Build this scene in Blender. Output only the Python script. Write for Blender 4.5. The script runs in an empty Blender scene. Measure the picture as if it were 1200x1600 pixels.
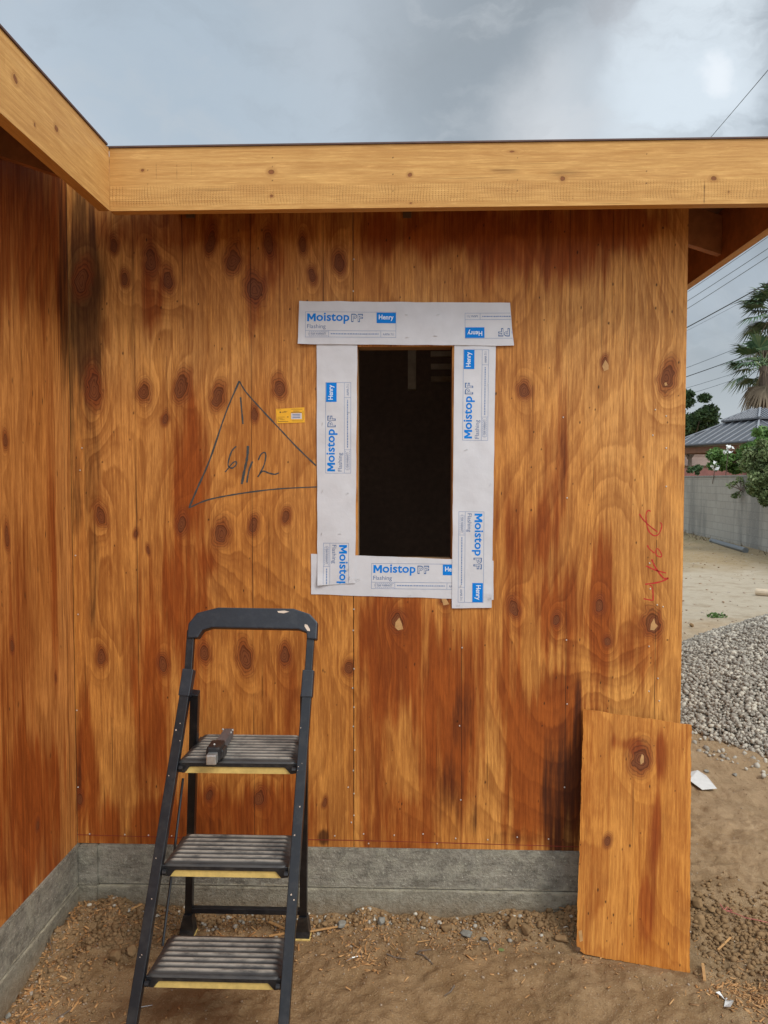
import bpy, bmesh, math, random
import numpy as np
from mathutils import Vector, Matrix
from mathutils import noise as mnoise
random.seed(7); RNG = np.random.default_rng(11)
sc = bpy.context.scene; COL = sc.collection
PI = math.pi; R = math.radians

# ------------------------------------------------------------------ camera
CAM = Vector((0, -2.92, 1.70)); FPX = 1200.0
YAW = math.atan(40/1200); PIT = math.atan(50/1200)
FW = Vector((-math.sin(YAW)*math.cos(PIT), math.cos(YAW)*math.cos(PIT), -math.sin(PIT)))
RT = Vector((math.cos(YAW), math.sin(YAW), 0)); UP = RT.cross(FW)
cd = bpy.data.cameras.new('camera'); cam = bpy.data.objects.new('camera', cd); COL.objects.link(cam)
cd.sensor_fit = 'HORIZONTAL'; cd.sensor_width = 36; cd.lens = 36; cd.clip_start = .05; cd.clip_end = 2000
cam.matrix_world = Matrix(((RT.x, UP.x, -FW.x, CAM.x), (RT.y, UP.y, -FW.y, CAM.y), (RT.z, UP.z, -FW.z, CAM.z), (0, 0, 0, 1)))
sc.camera = cam
def ray(u, v): return FW*FPX + RT*(u-600) + UP*(800-v)
def onp(u, v, axis, val):
    d = ray(u, v); return CAM + d*((val-CAM[axis])/d[axis])
def onpl(u, v, P, N):
    d = ray(u, v); return CAM + d*((P-CAM).dot(N)/d.dot(N))
def dist(u, v, D):
    d = ray(u, v); return CAM + d*(D/d.dot(FW))

# ------------------------------------------------------------------ world, sun, exposure
sc.view_settings.view_transform = 'Standard'; sc.view_settings.look = 'None'
sc.view_settings.exposure = 0.55; sc.view_settings.gamma = 1
SUN_EL, SUN_AZ = R(58), R(28)
w = bpy.data.worlds.new('World'); sc.world = w; w.use_nodes = True
nt = w.node_tree; nt.nodes.clear()
class NT:
    def __init__(s, t): s.t = t; s.L = t.links
    def n(s, typ, ins=None, **kw):
        nd = s.t.nodes.new(typ)
        for k, v in kw.items(): setattr(nd, k, v)
        for k, v in (ins or {}).items():
            if isinstance(v, bpy.types.NodeSocket): s.L.new(v, nd.inputs[k])
            else: nd.inputs[k].default_value = v
        return nd
    def m(s, op, a, b=0.0, c=0.0, clamp=False):
        return s.n('ShaderNodeMath', {0: a, 1: b, 2: c}, operation=op, use_clamp=clamp).outputs[0]
    def mr(s, v, a, b, c=0.0, d=1.0, smooth=False):
        nd = s.n('ShaderNodeMapRange', {0: v, 1: a, 2: b, 3: c, 4: d})
        if smooth: nd.interpolation_type = 'SMOOTHSTEP'
        return nd.outputs[0]
    def mix(s, f, a, b, blend='MIX'):
        nd = s.t.nodes.new('ShaderNodeMix'); nd.data_type = 'RGBA'; nd.blend_type = blend
        for i, v in ((0, f), (6, a), (7, b)):
            if isinstance(v, bpy.types.NodeSocket): s.L.new(v, nd.inputs[i])
            elif i and len(v) == 3: nd.inputs[i].default_value = (*v, 1)
            else: nd.inputs[i].default_value = v
        return nd.outputs[2]
    def noise(s, vec, scale, detail=3, rough=.5, dist=0.0):
        return s.n('ShaderNodeTexNoise', {'Vector': vec, 'Scale': scale, 'Detail': detail, 'Roughness': rough, 'Distortion': dist}).outputs[0]
    def mapping(s, vec, scale=(1, 1, 1), loc=(0, 0, 0)):
        return s.n('ShaderNodeMapping', {'Vector': vec, 'Scale': scale, 'Location': loc}).outputs[0]
W = NT(nt)
tc = W.n('ShaderNodeTexCoord').outputs['Generated']
sky = W.n('ShaderNodeTexSky', sky_type='NISHITA', sun_disc=False, sun_elevation=SUN_EL, sun_rotation=SUN_AZ)
def dirpx(u, v): return tuple(ray(u, v).normalized())
wn = W.n('ShaderNodeTexNoise', {'Vector': tc, 'Scale': 5.0, 'Detail': 6.0, 'Roughness': .6}).outputs['Color']
wv = W.n('ShaderNodeVectorMath', {0: wn, 1: (.5, .5, .5)}, operation='SUBTRACT').outputs[0]
wv = W.n('ShaderNodeVectorMath', {0: wv}, operation='SCALE'); wv.inputs['Scale'].default_value = .13
tw = W.n('ShaderNodeVectorMath', {0: tc, 1: wv.outputs[0]}, operation='ADD').outputs[0]
tw = W.n('ShaderNodeVectorMath', {0: tw}, operation='NORMALIZE').outputs[0]
def spot(u, v, deg, k=1.0):      # a ragged-edged patch of the cloud deck
    d = W.n('ShaderNodeVectorMath', {0: tw, 1: dirpx(u, v)}, operation='DOT_PRODUCT').outputs['Value']
    return W.m('MULTIPLY', W.mr(d, math.cos(R(deg*1.35)), math.cos(R(deg*.15)), 0, 1, True), k)
n1 = W.noise(W.mapping(tw, (1, 1, 1.8), (3.1, 1.2, .4)), 3.2, 7, .55, .2)
n2 = W.noise(W.mapping(tw, (1, 1, 2.2), (.2, 5.2, 2.4)), 8.0, 8, .6, .3)
sep = W.n('ShaderNodeSeparateXYZ', {0: tc})
base = W.mix(W.mr(W.m('ADD', n1, W.m('MULTIPLY', sep.outputs[0], .45)), .40, .72, 0, 1, True), (.51, .595, .68), (.44, .49, .53))
base = W.mix(spot(250, 225, 11, .7), base, (.66, .76, .86))
base = W.mix(spot(330, 90, 9, .45), base, (.42, .52, .61))
base = W.mix(spot(560, 190, 8, .5), base, (.60, .69, .77))
base = W.mix(spot(560, 20, 6, .5), base, (.58, .64, .70))
base = W.mix(spot(870, 80, 11, .75), base, (.33, .375, .41))
base = W.mix(spot(1000, 190, 6, .6), base, (.30, .35, .39))
base = W.mix(spot(960, 262, 7, .85), base, (.88, .91, .94))
base = W.mix(spot(1050, -10, 4, .7), base, (.50, .48, .49))
base = W.mix(spot(1200, 210, 6, .8), base, (.27, .32, .36))
base = W.mix(W.mr(n2, .48, .74, 0, .45, True), base, (.64, .69, .73))
base = W.mix(W.mr(n2, .50, .28, 0, .18, True), base, (.34, .38, .42))
base = W.mix(spot(1240, 50, 6.5, .95), base, (.19, .22, .25))
brk = W.mr(n2, .34, .58, .5, 1.0, True)
base = W.mix(W.m('MULTIPLY', spot(1090, 120, 7.5, .8), brk), base, (.60, .68, .75))
base = W.mix(W.m('MULTIPLY', spot(1104, 70, 4.0, 1.0), brk), base, (.84, .93, 1.0))
base = W.mix(W.m('MULTIPLY', spot(1068, 178, 4.2, 1.0), brk), base, (.84, .94, 1.02))
base = W.mix(spot(1110, 122, 1.0, .6), base, (1.1, 1.15, 1.2))
low = W.mr(sep.outputs[2], .0, .16, 1, 0, True)
base = W.mix(W.m('MULTIPLY', low, .75), base, (.66, .72, .77))
# overcast skies are brightest overhead: brighter towards the zenith and behind the viewer
zen = W.mr(sep.outputs[2], .55, .95, 0, 1.0, True)
back = W.mr(sep.outputs[1], .25, -.6, 0, 1.0, True)
gain = W.m('ADD', W.m('MULTIPLY', W.m('MAXIMUM', zen, back), 2.1), 1.0)
vm = W.n('ShaderNodeVectorMath', {0: base}, operation='SCALE'); W.L.new(gain, vm.inputs['Scale'])
bg1 = W.n('ShaderNodeBackground', {'Color': sky.outputs[0], 'Strength': .05})
bg2 = W.n('ShaderNodeBackground', {'Color': vm.outputs[0], 'Strength': .62})
add = W.n('ShaderNodeMixShader', {0: .9, 1: bg1.outputs[0], 2: bg2.outputs[0]})
W.n('ShaderNodeOutputWorld', {'Surface': add.outputs[0]})
sl = bpy.data.lights.new('sun', 'SUN'); sl.energy = 1.5; sl.angle = R(22); sl.color = (1, .96, .9)
so = bpy.data.objects.new('sun', sl); COL.objects.link(so)
sdir = Vector((.62, -.62, .90)).normalized(); so.rotation_euler = sdir.to_track_quat('Z', 'Y').to_euler()

# ------------------------------------------------------------------ helpers
def tag(o, label=None, cat=None, group=None, kind=None):
    if label: o['label'] = label
    if cat: o['category'] = cat
    if group: o['group'] = group
    if kind: o['kind'] = kind
    return o
def empty(name, loc, label, cat, group=None):
    o = bpy.data.objects.new(name, None); COL.objects.link(o); o.location = loc; o.empty_display_size = .1
    return tag(o, label, cat, group)
def link(name, me, mat=None, parent=None, world=True):
    o = bpy.data.objects.new(name, me); COL.objects.link(o)
    if mat: me.materials.append(mat)
    if parent:
        o.parent = parent
        if world: o.matrix_parent_inverse = Matrix.Translation(-parent_loc(parent))
    return o
def parent_loc(p):
    v = Vector((0, 0, 0))
    while p is not None:
        v = v + Vector(p.location); 
        if p.parent is not None and p.matrix_parent_inverse: v = v + p.matrix_parent_inverse.translation
        p = p.parent
    return v
def from_bm(name, bm, mat=None, parent=None, smooth=False):
    me = bpy.data.meshes.new(name); bm.to_mesh(me); bm.free()
    if smooth:
        for p in me.polygons: p.use_smooth = True
    return link(name, me, mat, parent)
def box(bm, c, s, rot=None, bev=0):
    r = bmesh.ops.create_cube(bm, size=1); vs = r['verts']
    bmesh.ops.scale(bm, vec=s, verts=vs)
    if bev:
        es = list({e for v in vs for e in v.link_edges})
        rr = bmesh.ops.bevel(bm, geom=es, offset=bev, segments=2, affect='EDGES', profile=.6)
        vs = list({v for f in rr['faces'] for v in f.verts} | {v for v in vs if v.is_valid})
    if rot: bmesh.ops.rotate(bm, cent=(0, 0, 0), matrix=rot, verts=vs)
    bmesh.ops.translate(bm, vec=c, verts=vs); return vs
def beam(bm, p0, p1, wx, wy, side=Vector((1, 0, 0)), bev=.002):
    p0 = Vector(p0); p1 = Vector(p1); z = (p1-p0).normalized(); x = (side - z*side.dot(z)).normalized(); y = z.cross(x)
    rot = Matrix((x, y, z)).transposed()
    return box(bm, (p0+p1)/2, (wx, wy, (p1-p0).length), rot, bev)
def tube(bm, pts, r, seg=8, cap=True):
    pts = [Vector(p) for p in pts]; rings = []
    for i, p in enumerate(pts):
        t = (pts[min(i+1, len(pts)-1)] - pts[max(i-1, 0)]).normalized()
        a = t.cross(Vector((0, 0, 1)) if abs(t.z) < .9 else Vector((1, 0, 0))).normalized(); b = t.cross(a)
        rr = r[i] if isinstance(r, (list, tuple)) else r
        rings.append([bm.verts.new(p + (a*math.cos(2*PI*k/seg) + b*math.sin(2*PI*k/seg))*rr) for k in range(seg)])
    for i in range(len(rings)-1):
        for k in range(seg):
            bm.faces.new((rings[i][k], rings[i][(k+1) % seg], rings[i+1][(k+1) % seg], rings[i+1][k]))
    if cap: bm.faces.new(rings[0][::-1]); bm.faces.new(rings[-1])
def mesh_np(name, V, Fq, attrs=None, mat=None, parent=None, smooth=False):
    me = bpy.data.meshes.new(name); V = np.asarray(V, dtype=np.float32); Fq = np.asarray(Fq, dtype=np.int32)
    k = Fq.shape[1]; me.vertices.add(len(V)); me.vertices.foreach_set('co', V.ravel())
    me.loops.add(Fq.size); me.loops.foreach_set('vertex_index', Fq.ravel())
    me.polygons.add(len(Fq)); me.polygons.foreach_set('loop_start', np.arange(0, Fq.size, k, dtype=np.int32))
    try: me.polygons.foreach_set('loop_total', np.full(len(Fq), k, dtype=np.int32))
    except Exception: pass
    if smooth: me.polygons.foreach_set('use_smooth', np.ones(len(Fq), dtype=bool))
    me.update(calc_edges=True); me.validate()
    for an, a in (attrs or {}).items():
        a = np.asarray(a, dtype=np.float32)
        if a.ndim == 2:
            at = me.attributes.new(an, 'FLOAT_VECTOR', 'POINT'); at.data.foreach_set('vector', a.ravel())
        else:
            at = me.attributes.new(an, 'FLOAT', 'POINT'); at.data.foreach_set('value', a.ravel())
    return link(name, me, mat, parent)
_T = RNG.random((257, 256))
def vn(x, y, seed=0):
    x = np.asarray(x)+seed*17.13+500; y = np.asarray(y)+seed*7.71+500
    xi = np.floor(x).astype(int); yi = np.floor(y).astype(int); fx = x-xi; fy = y-yi
    fx = fx*fx*fx*(fx*(fx*6-15)+10); fy = fy*fy*fy*(fy*(fy*6-15)+10)
    a = _T[xi % 256, yi % 256]; b = _T[(xi+1) % 256, yi % 256]; c = _T[xi % 256, (yi+1) % 256]; d = _T[(xi+1) % 256, (yi+1) % 256]
    return (a*(1-fx)+b*fx)*(1-fy) + (c*(1-fx)+d*fx)*fy - .5
def fbm(x, y, o=4, seed=0, g=.5):
    s = 0; a = 1
    for i in range(o): s = s + a*vn(x*2**i, y*2**i, seed+i*3); a *= g
    return s

# ------------------------------------------------------------------ materials
def newmat(name):
    m = bpy.data.materials.new(name); m.use_nodes = True; m.node_tree.nodes.clear(); return m, NT(m.node_tree)
def finish(N, col, rough=.6, bump=None, bstr=.3, bdist=.002, metal=0.0, spec=.5, extra=None):
    p = N.n('ShaderNodeBsdfPrincipled', {'Roughness': rough, 'Metallic': metal, 'Specular IOR Level': spec})
    if isinstance(col, bpy.types.NodeSocket): N.L.new(col, p.inputs['Base Color'])
    else: p.inputs['Base Color'].default_value = (*col, 1)
    if bump is not None:
        b = N.n('ShaderNodeBump', {'Strength': bstr, 'Distance': bdist, 'Height': bump}); N.L.new(b.outputs[0], p.inputs['Normal'])
    for k, v in (extra or {}).items(): p.inputs[k].default_value = v
    N.n('ShaderNodeOutputMaterial', {'Surface': p.outputs[0]})
def simple(name, col, rough=.6, var=.15, scale=40, metal=0, spec=.5, bstr=.15, dust=None, dustamt=.0):
    m, N = newmat(name); g = N.n('ShaderNodeNewGeometry').outputs['Position']
    n = N.noise(g, scale, 5, .6); n2 = N.noise(g, scale*.13, 4, .6)
    c = N.mix(N.mr(n, .25, .75), tuple(x*(1-var) for x in col), tuple(min(1, x*(1+var)) for x in col))
    c = N.mix(N.mr(n2, .35, .7, 0, var*1.5), c, tuple(x*.5 for x in col))
    if dust: c = N.mix(N.m('MULTIPLY', N.mr(N.noise(g, scale*.4, 6, .7), .48, .75, 0, 1), dustamt), c, dust)
    finish(N, c, rough, n, bstr, .002, metal, spec); return m
def attr(N, a, out='Fac'): return N.n('ShaderNodeAttribute', attribute_name=a).outputs[out]
def wood_mat(name, light, mid, dark, along='z', knotc=(.085, .022, .008), ringn=1.0, rings=.55, redc=(.195, .056, .013), rough=.55, ticks=False):
    """veneer / board wood driven by grain phase, knot distance and stain masks stored on the mesh"""
    m, N = newmat(name)
    wc = attr(N, 'wc', 'Vector'); P = attr(N, 'phase'); K = attr(N, 'knot'); RD = attr(N, 'red'); BK = attr(N, 'black'); TN = attr(N, 'tone'); SM = attr(N, 'seam'); SP = attr(N, 'speck')
    st = (1, 1, .025) if along == 'z' else (.025, 1, 1)
    st2 = (1, 1, .10) if along == 'z' else (.10, 1, 1)
    fib = N.noise(N.mapping(wc, st), 420, 3, .6)
    strk = N.noise(N.mapping(wc, st), 90, 4, .6)
    strk2 = N.noise(N.mapping(wc, st2), 28, 5, .62, .4)
    ph = N.m('ADD', N.m('MULTIPLY', P, ringn), N.m('MULTIPLY', N.m('SUBTRACT', strk2, .5), .55))
    fr = N.m('FRACT', ph)
    ring = N.m('MULTIPLY', N.mr(fr, .15, .86, 0, 1, True), N.mr(fr, .93, 1.0, 1, 0))
    phf = N.m('FRACT', N.m('MULTIPLY', ph, 3.0)); ring2 = N.m('MULTIPLY', N.mr(phf, .3, .8, 0, 1, True), N.mr(phf, .9, 1.0, 1, 0))
    amp = N.mr(N.noise(N.mapping(wc, st2, (4, 1, 2)), 7, 3, .5), .3, .7, .25, 1.0)
    rr = N.m('MULTIPLY', N.m('ADD', N.m('MULTIPLY', ring, rings), N.m('MULTIPLY', ring2, rings*.35)), amp)
    s0 = N.n('ShaderNodeSeparateXYZ', {0: wc})
    if along == 'z':      # sheets are sun-bleached higher up
        bl_ = N.mr(N.m('ADD', s0.outputs[2], N.m('MULTIPLY', N.noise(N.mapping(wc, (1, 1, .5)), 2.2, 4), .8)), 1.0, 2.3, 0, .75, True)
        light2 = N.mix(bl_, light, tuple((.70, .345, .110))); mid2 = N.mix(bl_, mid, (.57, .230, .055))
        c = N.mix(TN, light2, mid2)
    else: c = N.mix(TN, light, mid)
    c = N.mix(N.m('MULTIPLY', rr, 1.0, clamp=True), c, dark)
    c = N.mix(N.mr(strk, .44, .66, 0, .62), c, dark)
    c = N.mix(N.mr(fib, .35, .7, 0, .28), c, tuple(x*.55 for x in dark))
    # resin / wet red stain with a ragged, streaked edge
    mot = N.noise(N.mapping(wc, (1, 1, .3) if along == 'z' else (.3, 1, 1)), 11, 6, .65, .6)
    c = N.mix(N.mr(mot, .5, .72, 0, .38), c, redc); c = N.mix(N.mr(mot, .48, .30, 0, .30), c, tuple(min(1, x*1.25) for x in light))
    st3 = (1, 1, .07) if along == 'z' else (.07, 1, 1)
    fine = N.noise(N.mapping(wc, st3), 150, 5, .75); c = N.mix(N.mr(fine, .50, .66, 0, .55), c, dark); c = N.mix(N.mr(fine, .46, .34, 0, .30), c, tuple(min(1, x*1.35) for x in light))
    crk = N.noise(N.mapping(wc, (1, 1, .016) if along == 'z' else (.016, 1, 1)), 75, 2, .4); ckm = N.noise(wc, 5, 3)
    c = N.mix(N.m('MULTIPLY', N.mr(crk, .665, .70, 0, .5), N.mr(ckm, .42, .55, 0, 1)), c, tuple(x*.22 for x in dark))
    rm = N.m('ADD', RD, N.m('ADD', N.m('MULTIPLY', N.m('SUBTRACT', strk2, .5), .9), N.m('MULTIPLY', N.m('SUBTRACT', strk, .5), .55))); rm = N.mr(rm, .15, .85, 0, 1, True)
    cr = N.mix(1.0, c, (.60, .30, .16), 'MULTIPLY'); c = N.mix(N.m('MULTIPLY', rm, .95), c, N.mix(.28, cr, redc))
    bm_ = N.m('ADD', BK, N.m('ADD', N.m('MULTIPLY', N.m('SUBTRACT', strk2, .5), .9), N.m('MULTIPLY', N.m('SUBTRACT', strk, .5), .6))); bm_ = N.mr(bm_, .30, .95, 0, 1, True)
    c = N.mix(N.m('MULTIPLY', bm_, .92), c, N.mix(.18, N.mix(1.0, c, (.22, .18, .16), 'MULTIPLY'), (.045, .036, .028)))
    # knots: halo, rings, core, sometimes a torn light centre
    kn = N.m('ADD', K, N.m('MULTIPLY', N.m('SUBTRACT', N.noise(wc, 38, 3, .55), .5), .45))
    halo = N.mr(kn, .9, 2.2, .75, 0, True); c = N.mix(halo, c, (.215, .048, .013) if along == 'z' else (.50, .24, .07))
    krf = N.m('FRACT', N.m('MULTIPLY', kn, 3.4)); kring = N.mr(N.m('PINGPONG', krf, .5), .0, .28, 1, 0, True)
    c = N.mix(N.m('MULTIPLY', N.m('MULTIPLY', kring, N.mr(kn, 1.2, 2.1, 1, 0)), .55), c, (.05, .016, .007))
    core = N.mr(kn, .74, .84, 1, 0, True); rim = N.mr(N.m('ABSOLUTE', N.m('SUBTRACT', kn, .84)), .03, .16, .45, 0, True)
    kc = N.mix(N.m('MULTIPLY', kring, .7), (.21, .065, .022), knotc); kc = N.mix(N.mr(strk2, .3, .7, 0, .35), kc, (.035, .014, .008))
    c = N.mix(N.m('MULTIPLY', core, .88), c, kc); c = N.mix(rim, c, (.045, .014, .007))
    # little dark pin knots, cracks and saw seams
    c = N.mix(N.mr(SP, .35, .8, 0, .9), c, (.022, .010, .006))
    c = N.mix(N.m('MULTIPLY', N.mr(N.m('ADD', SM, N.m('MULTIPLY', strk2, .0006)), .0012, .0024, 1, 0), N.mr(strk2, .25, .6, .55, .92)), c, (.03, .011, .006))
    h = N.m('ADD', N.m('MULTIPLY', fib, .5), N.m('ADD', N.m('MULTIPLY', strk, .6), N.m('MULTIPLY', rr, -.4)))
    h = N.m('SUBTRACT', h, N.m('MULTIPLY', core, .8))
    if ticks:
        s3 = N.n('ShaderNodeSeparateXYZ', {0: wc})
        wv = N.m('SINE', N.m('MULTIPLY', N.m('ADD', s3.outputs[0], N.m('MULTIPLY', N.noise(wc, 9, 2), .03)), 620.0))
        wz = N.m('SINE', N.m('MULTIPLY', s3.outputs[2], 900.0))
        tk = N.m('MULTIPLY', N.m('MULTIPLY', N.mr(wv, .2, .9, 0, 1), N.mr(wz, -.6, .5, .35, 1)), attr(N, 'tick'))
        tk = N.m('MULTIPLY', tk, N.mr(N.noise(wc, 18, 3), .35, .6, .2, 1))
        c = N.mix(N.m('MULTIPLY', tk, .38), c, tuple(x*.45 for x in dark)); h = N.m('SUBTRACT', h, N.m('MULTIPLY', tk, 1.2))
    finish(N, c, N.mr(strk2, .3, .7, rough-.08, rough+.12), h, .5, .0018, spec=.16); return m
M = {}
M['ply'] = wood_mat('weathered_plywood', (.73, .335, .080), (.57, .215, .042), (.25, .072, .014))
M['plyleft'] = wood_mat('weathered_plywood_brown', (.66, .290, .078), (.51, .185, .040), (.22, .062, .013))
M['offcut'] = wood_mat('plywood_offcut', (.70, .315, .070), (.60, .215, .030), (.30, .075, .010), rings=.45)
M['fascia'] = wood_mat('fir_board', (.68, .405, .145), (.60, .325, .100), (.43, .20, .055), along='x', rings=.35, redc=(.42, .20, .06), knotc=(.30, .12, .035), ticks=True)
M['fascia_y'] = M['fascia']
M['jamb'] = simple('framing_lumber', (.42, .25, .12), .7, .25, 30)
M['dlum'] = simple('stained_lumber', (.38, .155, .060), .7, .3, 25)
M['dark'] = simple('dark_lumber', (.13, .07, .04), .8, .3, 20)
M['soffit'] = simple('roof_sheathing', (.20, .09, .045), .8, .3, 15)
M['inlum'] = simple('interior_lumber', (.42, .31, .21), .8, .3, 20)
M['edge'] = simple('drip_edge', (.10, .055, .045), .7, .3, 30)
M['steel'] = simple('galvanised_steel', (.60, .60, .58), .4, .2, 60, metal=.85)
M['nail'] = simple('nail_metal', (.62, .60, .56), .45, .2, 90, metal=.4)
M['white'] = simple('flashing_sheet', (.60, .585, .60), .5, .07, 14, bstr=.9)
M['blue'] = simple('print_blue', (.003, .19, .62), .6, .05, 20, spec=.15)
M['navy'] = simple('print_navy', (.05, .12, .28), .5, .1, 20)
M['navysoft'] = simple('print_pale_navy', (.16, .24, .42), .5, .1, 20)
M['printw'] = simple('print_white', (.70, .74, .80), .5, .04, 20)
M['yellow'] = simple('yellow_card', (.85, .42, .012), .5, .08, 40)
M['yprint'] = simple('card_print', (.10, .05, .02), .6, .1, 40)
M['ypatch'] = simple('card_patch', (.62, .56, .55), .6, .1, 40)
M['crayon'] = simple('black_crayon', (.055, .062, .060), .75, .5, 260)
M['redcray'] = simple('red_crayon', (.50, .018, .010), .7, .3, 260)
M['chalk'] = simple('red_chalk', (.22, .020, .010), .8, .4, 120)
M['ladblack'] = simple('black_powder_coat', (.0065, .0075, .0105), .36, .3, 60, dust=(.16, .14, .12), dustamt=.14)
M['ladplastic'] = simple('dusty_black_plastic', (.012, .012, .014), .42, .25, 70, dust=(.15, .125, .10), dustamt=.30)
M['ladgrey'] = simple('charcoal_plastic', (.014, .017, .024), .45, .2, 70, dust=(.12, .12, .12), dustamt=.15)
M['ladyel'] = simple('yellow_plastic', (.66, .47, .15), .45, .2, 50)
M['paint'] = simple('dried_paint', (.62, .50, .40), .8, .1, 50)
def tread_mat():
    m, N = newmat('worn_step_tread'); g = N.n('ShaderNodeNewGeometry').outputs['Position']
    z = attr(N, 'hgt'); s = N.noise(N.mapping(g, (.35, 1, 1)), 55, 6, .7); b = N.noise(g, 9, 4, .6)
    d = N.m('MULTIPLY', N.mr(z, .35, .95, .10, 1.0), N.mr(N.m('ADD', N.m('MULTIPLY', s, .7), N.m('MULTIPLY', b, .5)), .38, .70, .10, 1, True))
    c = N.mix(d, (.013, .013, .015), (.34, .30, .25)); finish(N, c, .55, s, .3, .002); return m
M['tread'] = tread_mat()
def concrete_mat():
    m, N = newmat('board_formed_concrete'); g = N.n('ShaderNodeNewGeometry').outputs['Position']
    a = N.noise(g, 14, 7, .7); b = N.noise(N.mapping(g, (1, 1, 7)), 7, 6, .65); f = N.noise(g, 85, 5, .75); big = N.noise(g, 4, 5, .65)
    c = N.mix(N.mr(b, .3, .7), (.165, .146, .112), (.36, .322, .255)); c = N.mix(N.mr(big, .4, .7, 0, .6), c, (.105, .096, .080))
    c = N.mix(N.mr(a, .50, .60, 0, .6), c, (.34, .315, .24)); c = N.mix(N.mr(f, .58, .66, 0, .8), c, (.50, .47, .37)); c = N.mix(N.mr(f, .40, .32, 0, .8), c, (.05, .055, .045))
    s3 = N.n('ShaderNodeSeparateXYZ', {0: g}); zz = N.m('ADD', s3.outputs[2], N.m('MULTIPLY', N.m('SUBTRACT', a, .5), .05))
    # the lower pour is paler and sandier, with a crust line under the form joint
    c = N.mix(N.mr(zz, .128, .118, 0, .55), c, N.mix(f, (.19, .165, .115), (.33, .29, .21)))
    c = N.mix(N.mr(N.m('ABSOLUTE', N.m('SUBTRACT', zz, .118)), .0, .010, .75, 0), c, (.46, .41, .30)); c = N.mix(N.mr(N.m('ABSOLUTE', N.m('SUBTRACT', s3.outputs[2], .1195)), .0, .0035, .8, 0), c, (.05, .045, .035))
    c = N.mix(N.mr(zz, .09, .0, 0, .75), c, (.24, .155, .08))
    vp = N.n('ShaderNodeTexVoronoi', {'Vector': g, 'Scale': 38.0, 'Randomness': 1.0}).outputs['Distance']; pit = N.m('MULTIPLY', N.mr(vp, .15, .09, 0, 1), N.mr(big, .45, .6)); c = N.mix(N.m('MULTIPLY', pit, .7), c, (.04, .036, .03))
    m2 = N.noise(g, 30, 6, .75); c = N.mix(N.mr(m2, .5, .68, 0, .45), c, (.42, .385, .31)); c = N.mix(N.mr(m2, .46, .34, 0, .45), c, (.085, .076, .06))
    gr_ = N.noise(N.mapping(g, (.12, .12, 1)), 70, 5, .65); c = N.mix(N.mr(gr_, .52, .64, 0, .12), c, (.10, .090, .072))
    h = N.m('ADD', N.m('ADD', N.m('MULTIPLY', a, 1.0), N.m('MULTIPLY', gr_, .15)), N.m('MULTIPLY', f, .6)); finish(N, c, .9, h, 1.0, .010, spec=.2); return m
M['conc'] = concrete_mat()
def dirt_mat():
    m, N = newmat('bare_dirt'); g = N.n('ShaderNodeNewGeometry').outputs['Position']
    big = N.noise(g, .9, 6, .6, .5); a = N.noise(g, 9, 7, .68, .3); f = N.noise(g, 160, 4, .75); v = N.n('ShaderNodeTexVoronoi', {'Vector': g, 'Scale': 55.0, 'Randomness': 1.0})
    c = N.mix(N.mr(a, .3, .7), (.205, .122, .056), (.39, .255, .135)); c = N.mix(N.mr(big, .42, .68, 0, .6), c, (.235, .135, .058))
    s3 = N.n('ShaderNodeSeparateXYZ', {0: g}); yy = N.m('ADD', s3.outputs[1], N.m('MULTIPLY', N.m('SUBTRACT', big, .5), 5))
    xx = N.m('ADD', s3.outputs[0], N.m('MULTIPLY', N.m('SUBTRACT', a, .5), 1.0))
    c = N.mix(N.mr(xx, .9, 1.7, 0, .55), c, N.mix(a, (.36, .245, .14), (.52, .38, .235)))
    c = N.mix(N.mr(yy, 4.5, 7, 0, .85), c, N.mix(a, (.36, .30, .22), (.50, .43, .33)))
    c = N.mix(N.m('MULTIPLY', N.mr(yy, 11.0, 13.0, 0, .95), N.mr(a, .3, .62, .5, 1)), c, N.mix(f, (.20, .13, .06), (.36, .26, .13)))
    grn = N.m('MULTIPLY', N.mr(yy, 17.0, 18.5), N.mr(a, .46, .60)); c = N.mix(N.m('MULTIPLY', grn, .6), c, (.13, .13, .05))
    c = N.mix(N.mr(N.noise(g, 2.6, 7, .72), .50, .66, 0, .45), c, (.20, .135, .07)); c = N.mix(N.mr(f, .58, .68, 0, .55), c, (.54, .42, .28)); c = N.mix(N.mr(f, .40, .30, 0, .5), c, (.085, .045, .022))
    ch = N.m('MULTIPLY', N.mr(v.outputs['Distance'], .16, .10), N.mr(N.noise(g, 6, 3), .50, .6))
    c = N.mix(N.m('MULTIPLY', ch, .6), c, (.46, .27, .12))
    h = N.m('ADD', N.m('MULTIPLY', a, 1.2), N.m('ADD', N.m('MULTIPLY', f, .45), N.m('MULTIPLY', N.noise(g, 40, 5, .7), .8))); finish(N, c, .95, h, .9, .012, spec=.12); return m
M['dirt'] = dirt_mat()
def rnd_mat(name, c0, c1, c2, rough=.85, scale=60, bstr=.5):
    m, N = newmat(name); g = N.n('ShaderNodeNewGeometry'); rv = attr(N, 'rnd'); n = N.noise(g.outputs['Position'], scale, 4, .65)
    c = N.mix(N.mr(rv, 0, .6), c0, c1); c = N.mix(N.mr(rv, .6, 1.0), c, c2); c = N.mix(N.mr(n, .4, .7, 0, .35), c, tuple(x*.5 for x in c0))
    finish(N, c, rough, n, bstr, .003, spec=.3); return m
M['gravel'] = rnd_mat('crushed_gravel', (.22, .19, .15), (.41, .37, .305), (.60, .54, .43))
M['chips'] = rnd_mat('wood_litter', (.40, .19, .065), (.52, .30, .13), (.22, .12, .06))
M['pebble'] = rnd_mat('soil_crumbs', (.20, .12, .06), (.30, .20, .12), (.42, .36, .29))
M['clod'] = simple('dirt_clod', (.255, .158, .078), .95, .3, 45, bstr=.6, spec=.1)
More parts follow.
